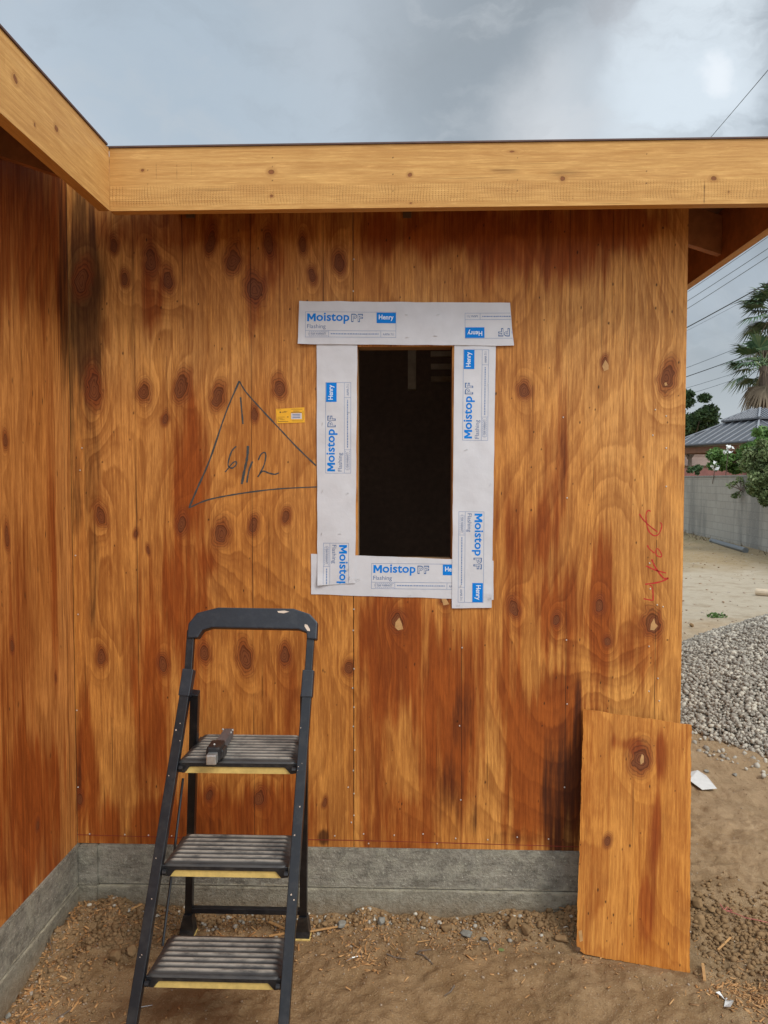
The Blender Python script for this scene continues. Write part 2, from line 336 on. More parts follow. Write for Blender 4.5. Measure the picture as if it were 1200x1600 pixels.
M['greyrock'] = simple('grey_stone', (.25, .235, .20), .9, .3, 40, bstr=.6, spec=.2)
M['twig'] = simple('dry_twig', (.15, .11, .08), .9, .3, 60)
M['splint'] = simple('wood_splinter', (.50, .27, .10), .8, .2, 60)
M['leafd'] = rnd_mat('dark_leaves', (.030, .055, .018), (.055, .095, .030), (.10, .15, .055), .6, 3, 0)
M['leafm'] = rnd_mat('mid_leaves', (.055, .105, .020), (.10, .19, .04), (.17, .27, .075), .55, 3, 0)
M['leafo'] = rnd_mat('olive_leaves', (.085, .115, .035), (.14, .18, .065), (.22, .25, .11), .6, 3, 0)
M['palm'] = rnd_mat('palm_leaves', (.045, .085, .040), (.085, .14, .065), (.17, .19, .08), .55, 3, 0)
M['deadp'] = rnd_mat('dead_palm_leaves', (.12, .085, .055), (.19, .14, .09), (.26, .20, .13), .8, 3, 0)
M['bark'] = simple('bark', (.14, .10, .075), .9, .3, 12)
M['petal'] = simple('white_petals', (.75, .74, .70), .6, .05, 12)
M['roofm'] = simple('grey_metal_roof', (.080, .082, .090), .45, .12, 3, metal=.2)
M['roofrib'] = simple('metal_roof_seam', (.26, .265, .28), .45, .1, 3, metal=.2)
M['gzwood'] = simple('redwood_posts', (.22, .10, .055), .7, .2, 6)
M['stucco'] = simple('tan_stucco', (.36, .25, .19), .9, .1, 8)
M['tile'] = simple('brown_shingle', (.30, .21, .17), .9, .2, 10)
M['wire'] = simple('cable_black', (.045, .048, .052), .6, .1, 5)
M['wireg'] = simple('cable_grey', (.16, .18, .20), .6, .1, 5)
M['pvc'] = simple('pale_pipe', (.55, .42, .28), .5, .1, 20)
M['gpipe'] = simple('grey_pipe', (.15, .155, .155), .4, .15, 20, metal=.4)
M['paper'] = simple('white_sheet_scrap', (.62, .61, .58), .6, .08, 40)
M['pink'] = simple('pink_string', (.50, .14, .12), .7, .2, 60)
def block_mat():
    m, N = newmat('concrete_block'); wc = attr(N, 'wc', 'Vector')
    br = N.n('ShaderNodeTexBrick', {'Vector': wc, 'Color1': (.33, .295, .245, 1), 'Color2': (.37, .335, .28, 1), 'Mortar': (.28, .255, .215, 1), 'Scale': 1.0, 'Mortar Size': .010, 'Brick Width': .40, 'Row Height': .20, 'Bias': .0})
    n = N.noise(N.mapping(wc, (1, .18, 1)), 1.4, 5, .6); f = N.noise(wc, 22, 5, .7); 
    c = N.mix(N.mr(n, .48, .62, 0, .60), br.outputs[0], (.15, .14, .125)); c = N.mix(N.mr(f, .5, .75, 0, .35), c, (.46, .44, .40))
    finish(N, c, .9, N.m('ADD', br.outputs['Fac'], f), .4, .01, spec=.2); return m
M['block'] = block_mat()

# ------------------------------------------------------------------ key dimensions
XL, XR = -1.302, 1.030             # left wing's wall plane, right corner of the main wall
OV = .305; YF = -OV                # eave overhang
XF = -1.018; XS = 1.335            # faces of the side fascia boards
ZF0, ZF1 = 2.612, 2.821            # fascia bottom and top
ZC = .275                          # top of the concrete stem wall
ZT = 2.86

def wpt(u, v, y=0): p = onp(u, v, 1, y); return (p.x, p.z)

# ------------------------------------------------------------------ board builder
def board(name, O, A, B, Nrm, w_, h_, step, mat, parent, thick=.012, holes=(), knots=(), seams=(), stains=(), specks=(), seed=0,
          fx=9.0, fz=.9, namp=5.0, grain='b', tick=None, corners=None, smallrand=0, toneb=0.0, ragged=0.0):
    """plywood sheet or plank; a runs along A, b along B. knots: (a,b,ra,rb); stains: (kind,a,b,ra,rb,strength)"""
    O = Vector(O); A = Vector(A); B = Vector(B); Nrm = Vector(Nrm)
    def axis(L, cuts):
        pts = np.arange(0, L+step*.5, step); pts[-1] = L
        for c in cuts:
            if 0 < c < L: pts[np.argmin(abs(pts-c))] = c
        return np.unique(pts)
    ga = axis(w_, [c for h in holes for c in (h[0], h[2])]); gb = axis(h_, [c for h in holes for c in (h[1], h[3])])
    a, b = np.meshgrid(ga, gb); na, nb = len(ga), len(gb); a = a.ravel(); b = b.ravel()
    ga_, gb_ = (a, b) if grain == 'b' else (b, a)       # across, along the grain
    kd = np.full(a.shape, 5.0); bump = np.zeros_like(a); da = np.zeros_like(a)
    for kn in knots:
        ka, kb, ra, rb = kn[:4]
        q1 = random.uniform(.72, 1.25); th = random.uniform(-.25, .25); ra *= q1; rb *= q1*random.uniform(.85, 1.2)
        dx_, dz_ = (a-ka), (b-kb); wr_ = .45*min(ra, .03)
        dx_ = dx_ + wr_*vn(a*55, b*40, int(ka*977) % 50); dz_ = dz_ + wr_*1.2*vn(a*50, b*38, int(kb*733) % 50+7)
        ex, ez = (dx_*math.cos(th)+dz_*math.sin(th))/ra, (-dx_*math.sin(th)+dz_*math.cos(th))/rb
        ez = np.where(ez > 0, ez*.75, ez) if grain == 'b' else ez
        d = np.sqrt(ex**2+ez**2); kd = np.minimum(kd, d)
        if ra > .012:
            sx, sz = (ra*2.4, rb*3.2) if grain == 'b' else (ra*3.2, rb*2.4)
            bump += 2.2*np.exp(-((a-ka)/sx)**2-((b-kb)/sz)**2)
    for (ka, kb, rr_, l_) in specks: pass
    warp = fbm(ga_*1.3, gb_*.35, 3, seed)
    ph = ga_*fx + namp*fbm(ga_*2.0+warp, gb_*fz, 3, seed+5, .45) + bump + seed*3.3
    tone = np.clip(.5 + 1.0*fbm(ga_*3.5, gb_*.55, 3, seed+9) + toneb, 0, 1)
    red = np.zeros_like(a); blk = np.zeros_like(a)
    rag = fbm(ga_*9, gb_*1.4, 4, seed+20, .6) + .55*fbm(ga_*42, gb_*1.1, 3, seed+26, .6)
    for (kind, sa, sb, ra, rb, s) in stains:
        d = np.sqrt(((a-sa)/ra)**2+((b-sb)/rb)**2) + rag*.75
        v = s*np.clip(1.45-d*1.05, 0, 1)
        if kind == 'r': red = np.maximum(red, v)
        elif kind == 'l': tone = np.clip(tone - v, 0, 1)
        else: blk = np.maximum(blk, v)
    red = red + .24*np.clip(fbm(ga_*5, gb_*.6, 4, seed+31)+.02, 0, 1)*2*.6
    sp = np.zeros_like(a); rs = random.Random(seed+99)
    L = list(specks) + [(rs.uniform(.01, w_), rs.uniform(.01, h_), rs.uniform(.0016, .0040), rs.uniform(.004, .010)) for _ in range(smallrand)]
    for (sa, sb, ra, rb) in L:
        i0, i1 = np.searchsorted(ga, [sa-ra*3-step, sa+ra*3+step]); j0, j1 = np.searchsorted(gb, [sb-rb*3-step, sb+rb*3+step])
        if i1 <= i0 or j1 <= j0: continue
        idx = (np.arange(j0, j1)[:, None]*na + np.arange(i0, i1)[None, :]).ravel()
        ra2, rb2 = max(ra, step*.55), max(rb, step*.55)
        e = np.exp(-((a[idx]-sa)/ra2)**2-((b[idx]-sb)/rb2)**2); sp[idx] = np.maximum(sp[idx], e)
    sm = np.full(a.shape, 1.0)
    for s_ in seams:    # (position across, lo, hi)
        p, lo, hi = s_; wob = .0015*vn(gb_*3, gb_*0, int(p*100))
        d = np.abs(ga_-p-wob*2); d = np.where((gb_ < lo) | (gb_ > hi), 1.0, d); sm = np.minimum(sm, d)
    tk = np.zeros_like(a) if tick is None else tick(a, b)
    oa, ob = a.copy(), b.copy()
    if corners is not None:
        s_, t_ = a/w_, b/h_; c0, c1, c2, c3 = [np.array(c) for c in corners]
        q = (c0[None]*((1-s_)*(1-t_))[:, None] + c1[None]*(s_*(1-t_))[:, None] + c2[None]*(s_*t_)[:, None] + c3[None]*((1-s_)*t_)[:, None])
        a, b = q[:, 0], q[:, 1]
        if ragged:
            ea = np.exp(-np.minimum(oa, w_-oa)/.006); eb = np.exp(-np.minimum(ob, h_-ob)/.006)
            a = a + ea*ragged*(fbm(ob*30, oa*0+3, 3, 61, .7)+.4*np.clip(fbm(ob*90, oa*0+9, 2, 63), 0, 1))*np.sign(w_/2-oa); b = b + eb*ragged*fbm(oa*30, ob*0+5, 3, 67, .7)
            cc = np.exp(-((oa/.022)**2+(ob/.016)**2)); a = a+cc*.014; b = b+cc*.008
    Vf = np.array(O)[None] + a[:, None]*np.array(A)[None] + b[:, None]*np.array(B)[None]
    J, I = np.meshgrid(np.arange(nb-1), np.arange(na-1), indexing='ij'); J = J.ravel(); I = I.ravel()
    ca = (ga[I]+ga[I+1])/2; cb = (gb[J]+gb[J+1])/2; keep = np.ones(len(I), bool)
    for h in holes: keep &= ~((ca > h[0]) & (ca < h[2]) & (cb > h[1]) & (cb < h[3]))
    I, J = I[keep], J[keep]
    Fq = np.stack([J*na+I, J*na+I+1, (J+1)*na+I+1, (J+1)*na+I], 1)
    # boundary edges -> thickness
    E = np.concatenate([Fq[:, [0, 1]], Fq[:, [1, 2]], Fq[:, [2, 3]], Fq[:, [3, 0]]]); key = np.sort(E, 1); k1 = key[:, 0].astype(np.int64)*10**7+key[:, 1]
    u, inv, cnt = np.unique(k1, return_inverse=True, return_counts=True); bd = E[cnt[inv] == 1]
    nv = len(Vf); uv = np.unique(bd); mp = {int(x): nv+i for i, x in enumerate(uv)}
    # duplicate boundary (front copy for crisp edge) + back copy
    nu = len(uv); Vb1 = Vf[uv]; Vb2 = Vf[uv]-thick*np.array(Nrm)[None]
    V = np.concatenate([Vf, Vb1, Vb2]); ix = np.array([[mp[int(e[0])], mp[int(e[1])]] for e in bd])
    Fs = np.stack([ix[:, 1], ix[:, 0], ix[:, 0]+nu, ix[:, 1]+nu], 1)
    at = {'phase': ph, 'knot': kd, 'red': red, 'black': blk, 'tone': tone, 'seam': sm, 'speck': sp, 'tick': tk}
    at = {k: np.concatenate([v, v[uv], v[uv]]) for k, v in at.items()}
    off = seed*2.37; wcv = np.stack([oa+off, np.zeros_like(oa)+seed, ob], 1)
    wcb = wcv[uv].copy(); wcb[:, 1] += thick*3; wcb[:, 0] += .01
    at['wc'] = np.concatenate([wcv, wcv[uv], wcb])
    at['seam'][nv:] = 1.0
    return mesh_np(name, V, np.concatenate([Fq, Fs]), at, mat, parent)

# ------------------------------------------------------------------ the house
house = empty('house', (-.13, 0, 0), 'unfinished plywood sheathed house corner on a concrete stem wall under deep eaves', 'building')
X0, X1, XSEAM = XL, XR, wpt(552, 700)[0]
def pk(lst, x0, s=1.0):
    """photo knots (u,v,half width px,half height px) -> sheet coordinates"""
    out = []
    for (u, v, rw, rh) in lst:
        x, z = wpt(u, v); out.append((x-x0, z-ZC, rw/411*s*.82, rh/411*s*.92))
    return out
KN_L = [(178,385,8,12),(195,436,8,10),(236,410,13,19),(263,440,8,13),(329,380,7,13),(364,408,11,15),(420,382,12,20),(398,455,14,18),(473,383,6,11),
        (488,432,7,9),(530,412,10,16),(147,610,11,17),(225,615,9,11),(283,607,11,17),(258,655,7,12),(340,622,10,15),(437,608,11,16),(398,648,6,9),
        (158,808,8,12),(284,820,9,12),(345,835,10,13),(396,822,10,13),(447,808,7,11),(159,1028,9,12),(255,1040,7,10),(320,1022,9,14),(383,1030,10,14),
        (445,1025,8,12),(125,1250,8,14),(327,1243,9,13),(405,1248,11,15),(507,1255,5,9),(232,860,4,9),(212,835,5,8),(128,440,14,20),(545,1045,7,7)]
KN_R = [(622,973,11,13),(803,952,8,10),(870,970,6,8),(936,948,7,8),(949,1003,5,6),(1020,975,12,14),(944,568,7,9),(1042,592,11,14),(819,611,8,9),(695,940,8,8),(640,1420,1,1)]
SP_L = [(160,483),(310,475),(453,483),(203,687),(313,703),(197,895),(398,525),(249,530),(192,552),(450,722),(160,722),(326,812),(219,812),(347,545),(500,560),(262,1090),(349,1080),(508,1050),(480,470)]
SP_R = [(921,637),(846,702),(1043,1000),(756,352),(882,362),(867,418),(958,444),(951,505),(843,465),(1050,487),(906,660),(1043,660),(775,615),(712,605),(640,372),(715,400),(830,730),(992,750),(994,848),(830,797),(742,730),(676,955),(930,640),(850,500),(1026,445),(1036,356)]
def sp(lst, x0): return [(wpt(u, v)[0]-x0, wpt(u, v)[1]-ZC, random.uniform(.003, .0045), random.uniform(.005, .009)) for u, v in lst]
def st(lst, x0): return [(k, wpt(u, v)[0]-x0, wpt(u, v)[1]-ZC, ru/411, rv/411, s) for k, u, v, ru, rv, s in lst]
ST_L = [('b',134,430,28,200,.95),('b',145,820,22,340,.62),('b',120,700,12,300,.6),('b',210,600,4,300,.5),('b',160,1100,18,120,.55),('r',300,740,36,150,.85),('r',300,950,60,170,.75),('r',235,1100,40,200,.8),
        ('r',350,1280,200,60,.75),('r',250,1290,120,60,.9),('r',455,1110,40,150,.55),('r',130,1200,30,130,.7),('r',420,420,30,60,.6),('r',240,450,16,60,.6),('r',398,480,18,60,.6),('b',505,1308,9,16,1.2),
        ('r',330,880,40,50,.8),('b',118,1150,12,160,.6),('r',300,360,220,30,.5),('l',330,560,140,60,.5),('b',300,1290,120,20,.4),('b',112,600,6,400,.7)]
STAIN_SHADE_R = [('b',722,1120,26,80,.55),('b',702,1240,34,90,.65),('b',740,1285,22,60,.6),('b',882,1260,34,150,.8),('b',903,1190,10,180,.85),('b',862,1000,8,140,.5),('b',878,740,7,110,.55),('b',850,400,10,80,.45),  # stains, plus a narrow dark streak painting the leaning offcut's shade at its left
        ('r',610,1000,60,110,.85),('r',705,1130,55,200,.9),('r',870,950,60,120,.85),('r',930,960,34,110,.95),('r',860,1150,70,170,1.0),('r',580,1180,30,130,.6),('r',640,1290,60,60,.7),
        ('r',700,360,130,46,.9),('r',840,380,100,60,.8),('r',980,350,120,40,.8),('r',870,760,22,180,.7),('r',850,830,45,110,.8),('r',1000,1010,60,60,.6),('b',600,520,8,90,.3),('b',780,1310,60,12,.5),('b',556,900,7,80,.4),('l',930,560,100,120,.6),('l',780,1150,40,140,.5),('l',1000,1100,60,100,.5)]
def seampos(u, x0): return wpt(u, 800)[0]-x0
gap = .0015
LW = XSEAM-gap-X0
panelL = board('plywood_panel', (X0, 0, ZC), (1, 0, 0), (0, 0, 1), (0, -1, 0), LW, ZT-ZC, .004, M['ply'], house, knots=pk(KN_L, X0),
               seams=[(seampos(213, X0), 0, 3), (seampos(394, X0), 0, 3), (wpt(258, 400)[0]-X0, 1.3, 1.9)] + [(wpt(u, 500)[0]-X0, lo, hi) for u, lo, hi in ((286, 2.0, 2.45), (305, 2.1, 2.45), (437, 1.9, 2.5), (505, 2.0, 2.4), (392, 2.2, 2.5), (165, .0, .5))],
               stains=st(ST_L, X0), specks=sp(SP_L, X0), seed=3, smallrand=60, fx=7)
panelL['label'] = 'knotty yellow-brown sheet with pencilled triangle'
ox0, oz0 = wpt(559, 873); ox1, oz1 = wpt(707, 541)
RX0 = XSEAM+gap
hole = (ox0-RX0, oz0-ZC, ox1-RX0, oz1-ZC)
panelR = board('plywood_panel', (RX0, 0, ZC), (1, 0, 0), (0, 0, 1), (0, -1, 0), XR-RX0, ZT-ZC, .004, M['ply'], house, knots=pk(KN_R, RX0), holes=[hole],
               seams=[(seampos(722, RX0), 0, 3), (seampos(887, RX0), 0, 3), (seampos(1027, RX0), .0, 1.2), (seampos(690, RX0), .0, .28), (seampos(640, RX0), .0, .12)],
               stains=st(STAIN_SHADE_R, RX0), specks=sp(SP_R, RX0), seed=8, smallrand=110, fx=6, namp=7.5, fz=.75)
panelR['label'] = 'reddish plywood sheet around the window opening'
# left wing: side wall running towards the viewer
SPW = []
def lw(u, v): p = onp(u, v, 0, XL); return (-p.y, p.z-ZC)
KLW = [(lw(12, 840), .010, .022), (lw(10, 690), .012, .020), (lw(20, 1010), .012, .02), (lw(60, 1290), .014, .02), (lw(88, 1060), .006, .012)]
KLW = [(a[0], a[1], b, c) for a, b, c in KLW]
SLW = [lw(15, 505), lw(77, 487), (lw(74, 530)), lw(20, 595), lw(52, 615), lw(67, 627), lw(72, 835), lw(60, 890), lw(90, 740), lw(30, 1100), lw(80, 1180), lw(40, 930)]
STLW = [('b',)+lw(102, 420)+(.05, .6, .75), ('b',)+lw(100, 500)+(.05, .8, .45), ('b',)+lw(100, 1000)+(.03, .6, .4), ('r',)+lw(50, 330)+(.6, .35, .7), ('r',)+lw(60, 1250)+(.3, .3, .8), ('r',)+lw(30, 1000)+(.15, .5, .5), ('r',)+lw(85, 900)+(.04, .7, .7)]
panelS = board('plywood_panel', (XL, -.004, ZC), (0, -1, 0), (0, 0, 1), (1, 0, 0), 1.18, ZT-ZC, .0055, M['plyleft'], house, knots=KLW, stains=STLW,
               specks=[(a, b, .004, .018) for a, b in SLW], seed=14, smallrand=50, seams=[(.055, 0, 3)], fx=12)
panelS['label'] = 'brown plywood of the left side wall beside the corner'
board('plywood_panel', (XL, -1.187, ZC), (0, -1, 0), (0, 0, 1), (1, 0, 0), 2.8, ZT-ZC, .02, M['plyleft'], house, seed=19, fx=12)
# right side wall sheathing (turns the corner, seen from a step aside)
board('plywood_panel', (XR-.001, .0135, ZC), (0, 1, 0), (0, 0, 1), (1, 0, 0), 3.6, ZT-ZC, .02, M['plyleft'], house, seed=23, fx=12)

# framing, interior, roof
def prism(bm, poly, axis, lo, hi):
    """extrude polygon given in the two other axes along axis"""
    def P(p, t):
        return {0: (t, p[0], p[1]), 1: (p[0], t, p[1]), 2: (p[0], p[1], t)}[axis]
    a = [bm.verts.new(P(p, lo)) for p in poly]; b = [bm.verts.new(P(p, hi)) for p in poly]; n = len(poly)
    bm.faces.new(a); bm.faces.new(b[::-1])
    for i in range(n): bm.faces.new((a[i], b[i], b[(i+1) % n], a[(i+1) % n]))
    bmesh.ops.recalc_face_normals(bm, faces=bm.faces)
for nm, (a0, a1, b0, b1) in {'a': (ox0-.038, ox0-.001, oz0-.04, oz1+.04), 'b': (ox1+.001, ox1+.039, oz0-.04, oz1+.04)}.items():
    bm = bmesh.new(); box(bm, ((a0+a1)/2, .013+.045, (b0+b1)/2), (a1-a0, .089, b1-b0), None, .003); from_bm('window_jamb', bm, M['jamb'] if nm == 'a' else M['dlum'], house)
bm = bmesh.new(); box(bm, ((ox0+ox1)/2, .058, oz0-.021), (ox1-ox0-.003, .089, .038), None, .003); from_bm('window_sill', bm, M['jamb'], house)
bm = bmesh.new(); box(bm, ((ox0+ox1)/2, .058, oz1+.022), (ox1-ox0-.003, .089, .038), None, .003); from_bm('window_header', bm, M['jamb'], house)
# interior lining so that the room behind the opening is closed and dark
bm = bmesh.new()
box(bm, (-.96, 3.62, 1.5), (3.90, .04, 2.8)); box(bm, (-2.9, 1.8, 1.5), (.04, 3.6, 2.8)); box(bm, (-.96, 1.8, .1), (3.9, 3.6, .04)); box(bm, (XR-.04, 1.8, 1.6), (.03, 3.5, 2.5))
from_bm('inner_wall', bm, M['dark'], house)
bm = bmesh.new(); box(bm, (ox0+.21, 1.3, 2.58), (.045, .09, .78), None, .003); from_bm('inner_post', bm, M['inlum'], house)
for k in range(7):
    bm = bmesh.new(); box(bm, (.62, 1.46+.03*k, 2.27+.075*k), (1.0, .02, .030)); from_bm('inner_batten', bm, M['inlum'], house)
# stud blocking above and behind the sheathing closes the eave
bm = bmesh.new(); box(bm, (-.136, .058, 2.84), (2.33, .088, .12)); from_bm('top_plate', bm, M['dlum'], house)
# roof decks
sl = 1/3
bm = bmesh.new()
def slab(bm, pts, t=.012):
    top = [bm.verts.new(p) for p in pts]; bot = [bm.verts.new((p[0], p[1], p[2]-t)) for p in pts]; n = len(pts)
    bm.faces.new(top); bm.faces.new(bot[::-1])
    for i in range(n): bm.faces.new((top[i], bot[i], bot[(i+1) % n], top[(i+1) % n]))
ze = ZF1+.006; yr = 2.2; zr = ze+(yr-YF)*sl; xh = XS+.038-(yr-YF)
slab(bm, [(XF-.01, YF+.003, ze), (XS+.05, YF+.003, ze), (xh, yr, zr), (-3.6, yr, zr), (-3.6, YF+.4, ze+.4*sl), (XF-.01, YF+.4, ze+.4*sl)])
slab(bm, [(XS+.05, YF+.003, ze), (XS+.05, 4.7, ze), (xh, yr, zr)])
slab(bm, [(-3.6, yr, zr), (xh, yr, zr), (XS+.05, 4.7, ze), (-3.6, 4.7, ze)])
bmesh.ops.recalc_face_normals(bm, faces=bm.faces)
from_bm('roof_deck', bm, M['soffit'], house)
bm = bmesh.new()
zl = ze+.003; slab(bm, [(XF-.004, -4.2, zl), (XF-.004, YF-.013, zl), (XF-2.6, YF+2.2, zl+2.6*sl), (XF-2.6, -4.2, zl+2.6*sl)]); bmesh.ops.recalc_face_normals(bm, faces=bm.faces)
from_bm('roof_deck', bm, M['soffit'], house)
bm = bmesh.new(); box(bm, ((XF+XS)/2+.02, YF+.003, ZF1+.0035), (XS-XF+.07, .016, .006), None, .001); from_bm('drip_edge', bm, M['edge'], house)
bm = bmesh.new(); box(bm, (XF-.004, (YF-4.2)/2-.01, ZF1+.0045), (.016, 4.2+YF-.02, .007), None, .001); from_bm('drip_edge', bm, M['edge'], house)
# fascia boards
def tickf(a, b): 
    h = ZF1-ZF0
    return np.clip((.40*h-b)/(.05*h), 0, 1)*np.clip((b-.06*h)/(.04*h), 0, 1)
def fpk(lst):
    out = []
    for (u, v, rw, rh) in lst:
        p = onp(u, v, 1, YF); out.append((p.x-XF, p.z-ZF0, rw/459*.62, rh/459*.62))
    return out
FK = fpk([(222,266,5,4),(424,268,7,5),(424,306,5,4),(640,273,7,6),(642,318,5,3),(879,280,7,7),(1115,279,8,7),(800,237,9,3),(1138,300,3,2)])
fsp = [(x, y, .0035, .0035) for x, y, *_ in fpk([(u, v, 1, 1) for u, v in ((231,246),(231,266),(231,288),(425,246),(425,260),(425,282),(425,300),(614,246),(614,272),(614,298),(808,247),(808,281),(808,298),(1010,240),(1010,268),(1010,286))])]
f1 = board('fascia_board', (XF+.0005, YF, ZF0), (1, 0, 0), (0, 0, 1), (0, -1, 0), XS+.038-XF, ZF1-ZF0, .005, M['fascia'], house, thick=.038, knots=FK, specks=fsp, seed=31, grain='a', fx=14, fz=.5, namp=3, tick=tickf,
           stains=[('b', 1.99, .03, .004, .04, .8), ('b', .16, .12, .003, .06, .6), ('b', .23, .13, .003, .05, .55), ('b', .28, .14, .003, .05, .5), ('b', .60, .12, .003, .06, .4), ('b', 1.55, .10, .07, .02, .45), ('b', 1.33, .12, .05, .015, .4), ('b', 1.85, .10, .05, .015, .4)], toneb=-.05)
f1['label'] = 'pale fir board along the front eave'
f2 = board('fascia_board', (XF, YF-.0015, ZF0), (0, -1, 0), (0, 0, 1), (1, 0, 0), 3.9, ZF1-ZF0, .008, M['fascia'], house, thick=.038, seed=37, grain='a', fx=14, fz=.5, namp=3, toneb=-.25,
           knots=[(.39, .10, .010, .008), (.62, .12, .012, .010), (.98, .08, .012, .012), (1.35, .13, .012, .012), (.52, .05, .006, .006)], specks=[(.18, .05+.03*k, .004, .004) for k in range(5)]+[(.88, .1, .004, .004), (.9, .04, .004, .004)])
f2['label'] = 'pale fir board along the left eave, running towards the viewer'
board('fascia_board', (XS, YF+.040, ZF0), (0, 1, 0), (0, 0, 1), (1, 0, 0), 4.9, ZF1-ZF0, .02, M['fascia'], house, thick=.038, seed=41, grain='a', fx=14, fz=.5, namp=3)
# the back edge faces of the planks above are open: line them with a backing board
bm = bmesh.new(); box(bm, ((XF+XS)/2+.02, YF+.030, (ZF0+ZF1)/2), (XS-XF, .014, ZF1-ZF0-.002)); from_bm('fascia_backing', bm, M['dlum'], house)
bm = bmesh.new(); box(bm, (XF-.030, (YF-4.2)/2, (ZF0+ZF1)/2), (.014, 3.88, ZF1-ZF0-.002)); from_bm('fascia_backing', bm, M['dlum'], house)
bm = bmesh.new(); box(bm, (XS-.033, 2.2, (ZF0+ZF1)/2), (.012, 4.9, ZF1-ZF0-.001)); from_bm('fascia_backing', bm, M['dlum'], house)
# rafter tails on both sides
def tail_x(y, xa, xb, mat=M['dlum']):
    """tail at depth y from wall xa to fascia back xb"""
    bm = bmesh.new(); zb = ZF0+.025; L = abs(xb-xa); top = ZF1-.025
    prism(bm, [(xa, zb+L*sl), (xb, zb), (xb, top), (xa, top+L*sl)], 1, y, y+.038); return from_bm('rafter_tail', bm, mat, house)
for y in (.36, .97, 1.58, 2.19, 2.8): tail_x(y, XR+.001, XS-.040)
for y in (-.52, -1.13, -1.74, -2.35, -2.96): tail_x(y, XL+.001, XF-.038)
for x in (-.9, -.49, -.08, .33, .74, 1.02):
    bm = bmesh.new(); zb = ZF0+.022; prism(bm, [(YF+.038, zb), (-.001, zb+.266*sl), (-.001, ZF1-.03+.266*sl), (YF+.038, ZF1-.03)], 0, x, x+.038); from_bm('rafter_tail', bm, M['dlum'], house)
# concrete stem walls
def conc(name, pts_poly, z0, z1, bevel=.004, lab=None):
    bm = bmesh.new(); prism(bm, pts_poly, 2, z0, z1)
    bmesh.ops.bevel(bm, geom=[e for e in bm.edges if abs(e.verts[0].co.z-z1) < 1e-4 and abs(e.verts[1].co.z-z1) < 1e-4], offset=bevel, segments=2, affect='EDGES')
    o = from_bm(name, bm, M['conc'], house); 
    if lab: o['label'] = lab
    return o
ZJ = .118
conc('stem_wall', [(XL+.085, -.010), (XR+.008, -.010), (XR+.008, 3.6), (XL+.085, 3.6)], ZJ+.003, ZC-.001, lab='grey concrete base under the window wall')
conc('stem_wall_footing', [(XL+.085, -.016), (XR+.014, -.016), (XR+.014, 3.6), (XL+.085, 3.6)], -.25, ZJ, .005)
conc('corner_pilaster', [(XL+.012, -.024), (XL+.083, -.024), (XL+.083, .1), (XL+.012, .1)], -.25, ZC-.003)
conc('stem_wall', [(XL-.15, -4.1), (XL+.010, -4.1), (XL+.010, .1), (XL-.15, .1)], ZJ+.003, ZC-.001, lab='grey concrete base under the left side wall')
conc('stem_wall_footing', [(XL-.15, -4.1), (XL+.015, -4.1), (XL+.015, .1), (XL-.15, .1)], -.25, ZJ, .005)
# nails in the sheets
nbm = None
def nail(u, v, y=0, par=None, r=.0032, m=None):
    p = onp(u, v, 1, y); bm = bmesh.new(); bmesh.ops.create_cone(bm, cap_ends=True, segments=8, radius1=r, radius2=r*.6, depth=.003, matrix=Matrix.Translation(p+Vector((0, -.0012, 0))) @ Matrix.Rotation(PI/2, 4, 'X'))
    return from_bm('nail', bm, m or M['nail'], par)
for u, v in [(140,1303),(195,1304),(232,1305),(268,1306),(352,1307),(398,1306),(452,1307),(523,1306),(128,700),(125,735),(118,868),(122,960),(120,1110),(122,1230)]: nail(u, v, 0, panelL)
for u, v in [(568,1303),(616,1305),(661,1303),(712,1310),(762,1312),(808,1308),(857,1311),(683,1318),(576,1318),(553,952),(552,985),(553,1045),(551,1075),(553,1105),(552,1135),(554,1172),(552,1204),(544,1230),(553,1240),(553,1274),(549,1285),
             (722,1012),(718,1134),(720,1250),(885,1000),(886,1100),(882,1230),(1016,920),(1015,880),(1027,945),(1028,1060),(1030,1095),(1014,1080),(1036,948),(1020,680),(1041,700),(1041,650),(1024,640),(880,652),(886,778),(1041,760),(1014,1010),(553,330),(553,405),(552,455)]: nail(u, v, 0, panelR)
# handwriting on the sheets: thin strokes of wax crayon
def stroke(bm, pts, wd, y=-.0006, taper=None):
    P = [onp(u, v, 1, y) for u, v in pts]; n = len(P)
    # smooth resample
    Q = []
    for i in range(n-1):
        p0, p1, p2, p3 = P[max(i-1, 0)], P[i], P[i+1], P[min(i+2, n-1)]
        for k in range(6):
            t = k/6; Q.append(.5*((2*p1)+(p2-p0)*t+(2*p0-5*p1+4*p2-p3)*t*t+(3*p1-p0-3*p2+p3)*t**3))
    Q.append(P[-1]); vs = []
    for i, q in enumerate(Q):
        t = (Q[min(i+1, len(Q)-1)]-Q[max(i-1, 0)]).normalized(); nn = Vector((-t.z, 0, t.x)); ww = wd*(.75+.5*random.random())/411/2
        if taper: ww *= taper(i/(len(Q)-1))
        vs.append((bm.verts.new(q+nn*ww), bm.verts.new(q-nn*ww)))
    for i in range(len(vs)-1): bm.faces.new((vs[i][0], vs[i][1], vs[i+1][1], vs[i+1][0]))
def hand(name, strokes, mat, par, lab):
    bm = bmesh.new()
    for s in strokes: stroke(bm, s[0], s[1])
    o = from_bm(name, bm, mat, par); o['label'] = lab; return o
z = lambda a, b: (280+a*230/1200, 580+b*230/1200)
hand('pencil_triangle', [([z(490,80), z(380,340), z(250,720), z(150,950), z(80,1115)], 2.6), ([z(490,80), z(545,170), z(660,300), z(800,450), z(960,620), z(1115,770)], 2.2), ([z(80,1115), z(230,1050), z(480,1000), z(800,960), z(1125,943)], 2.2)], M['crayon'], panelL, 'large hand drawn triangle')
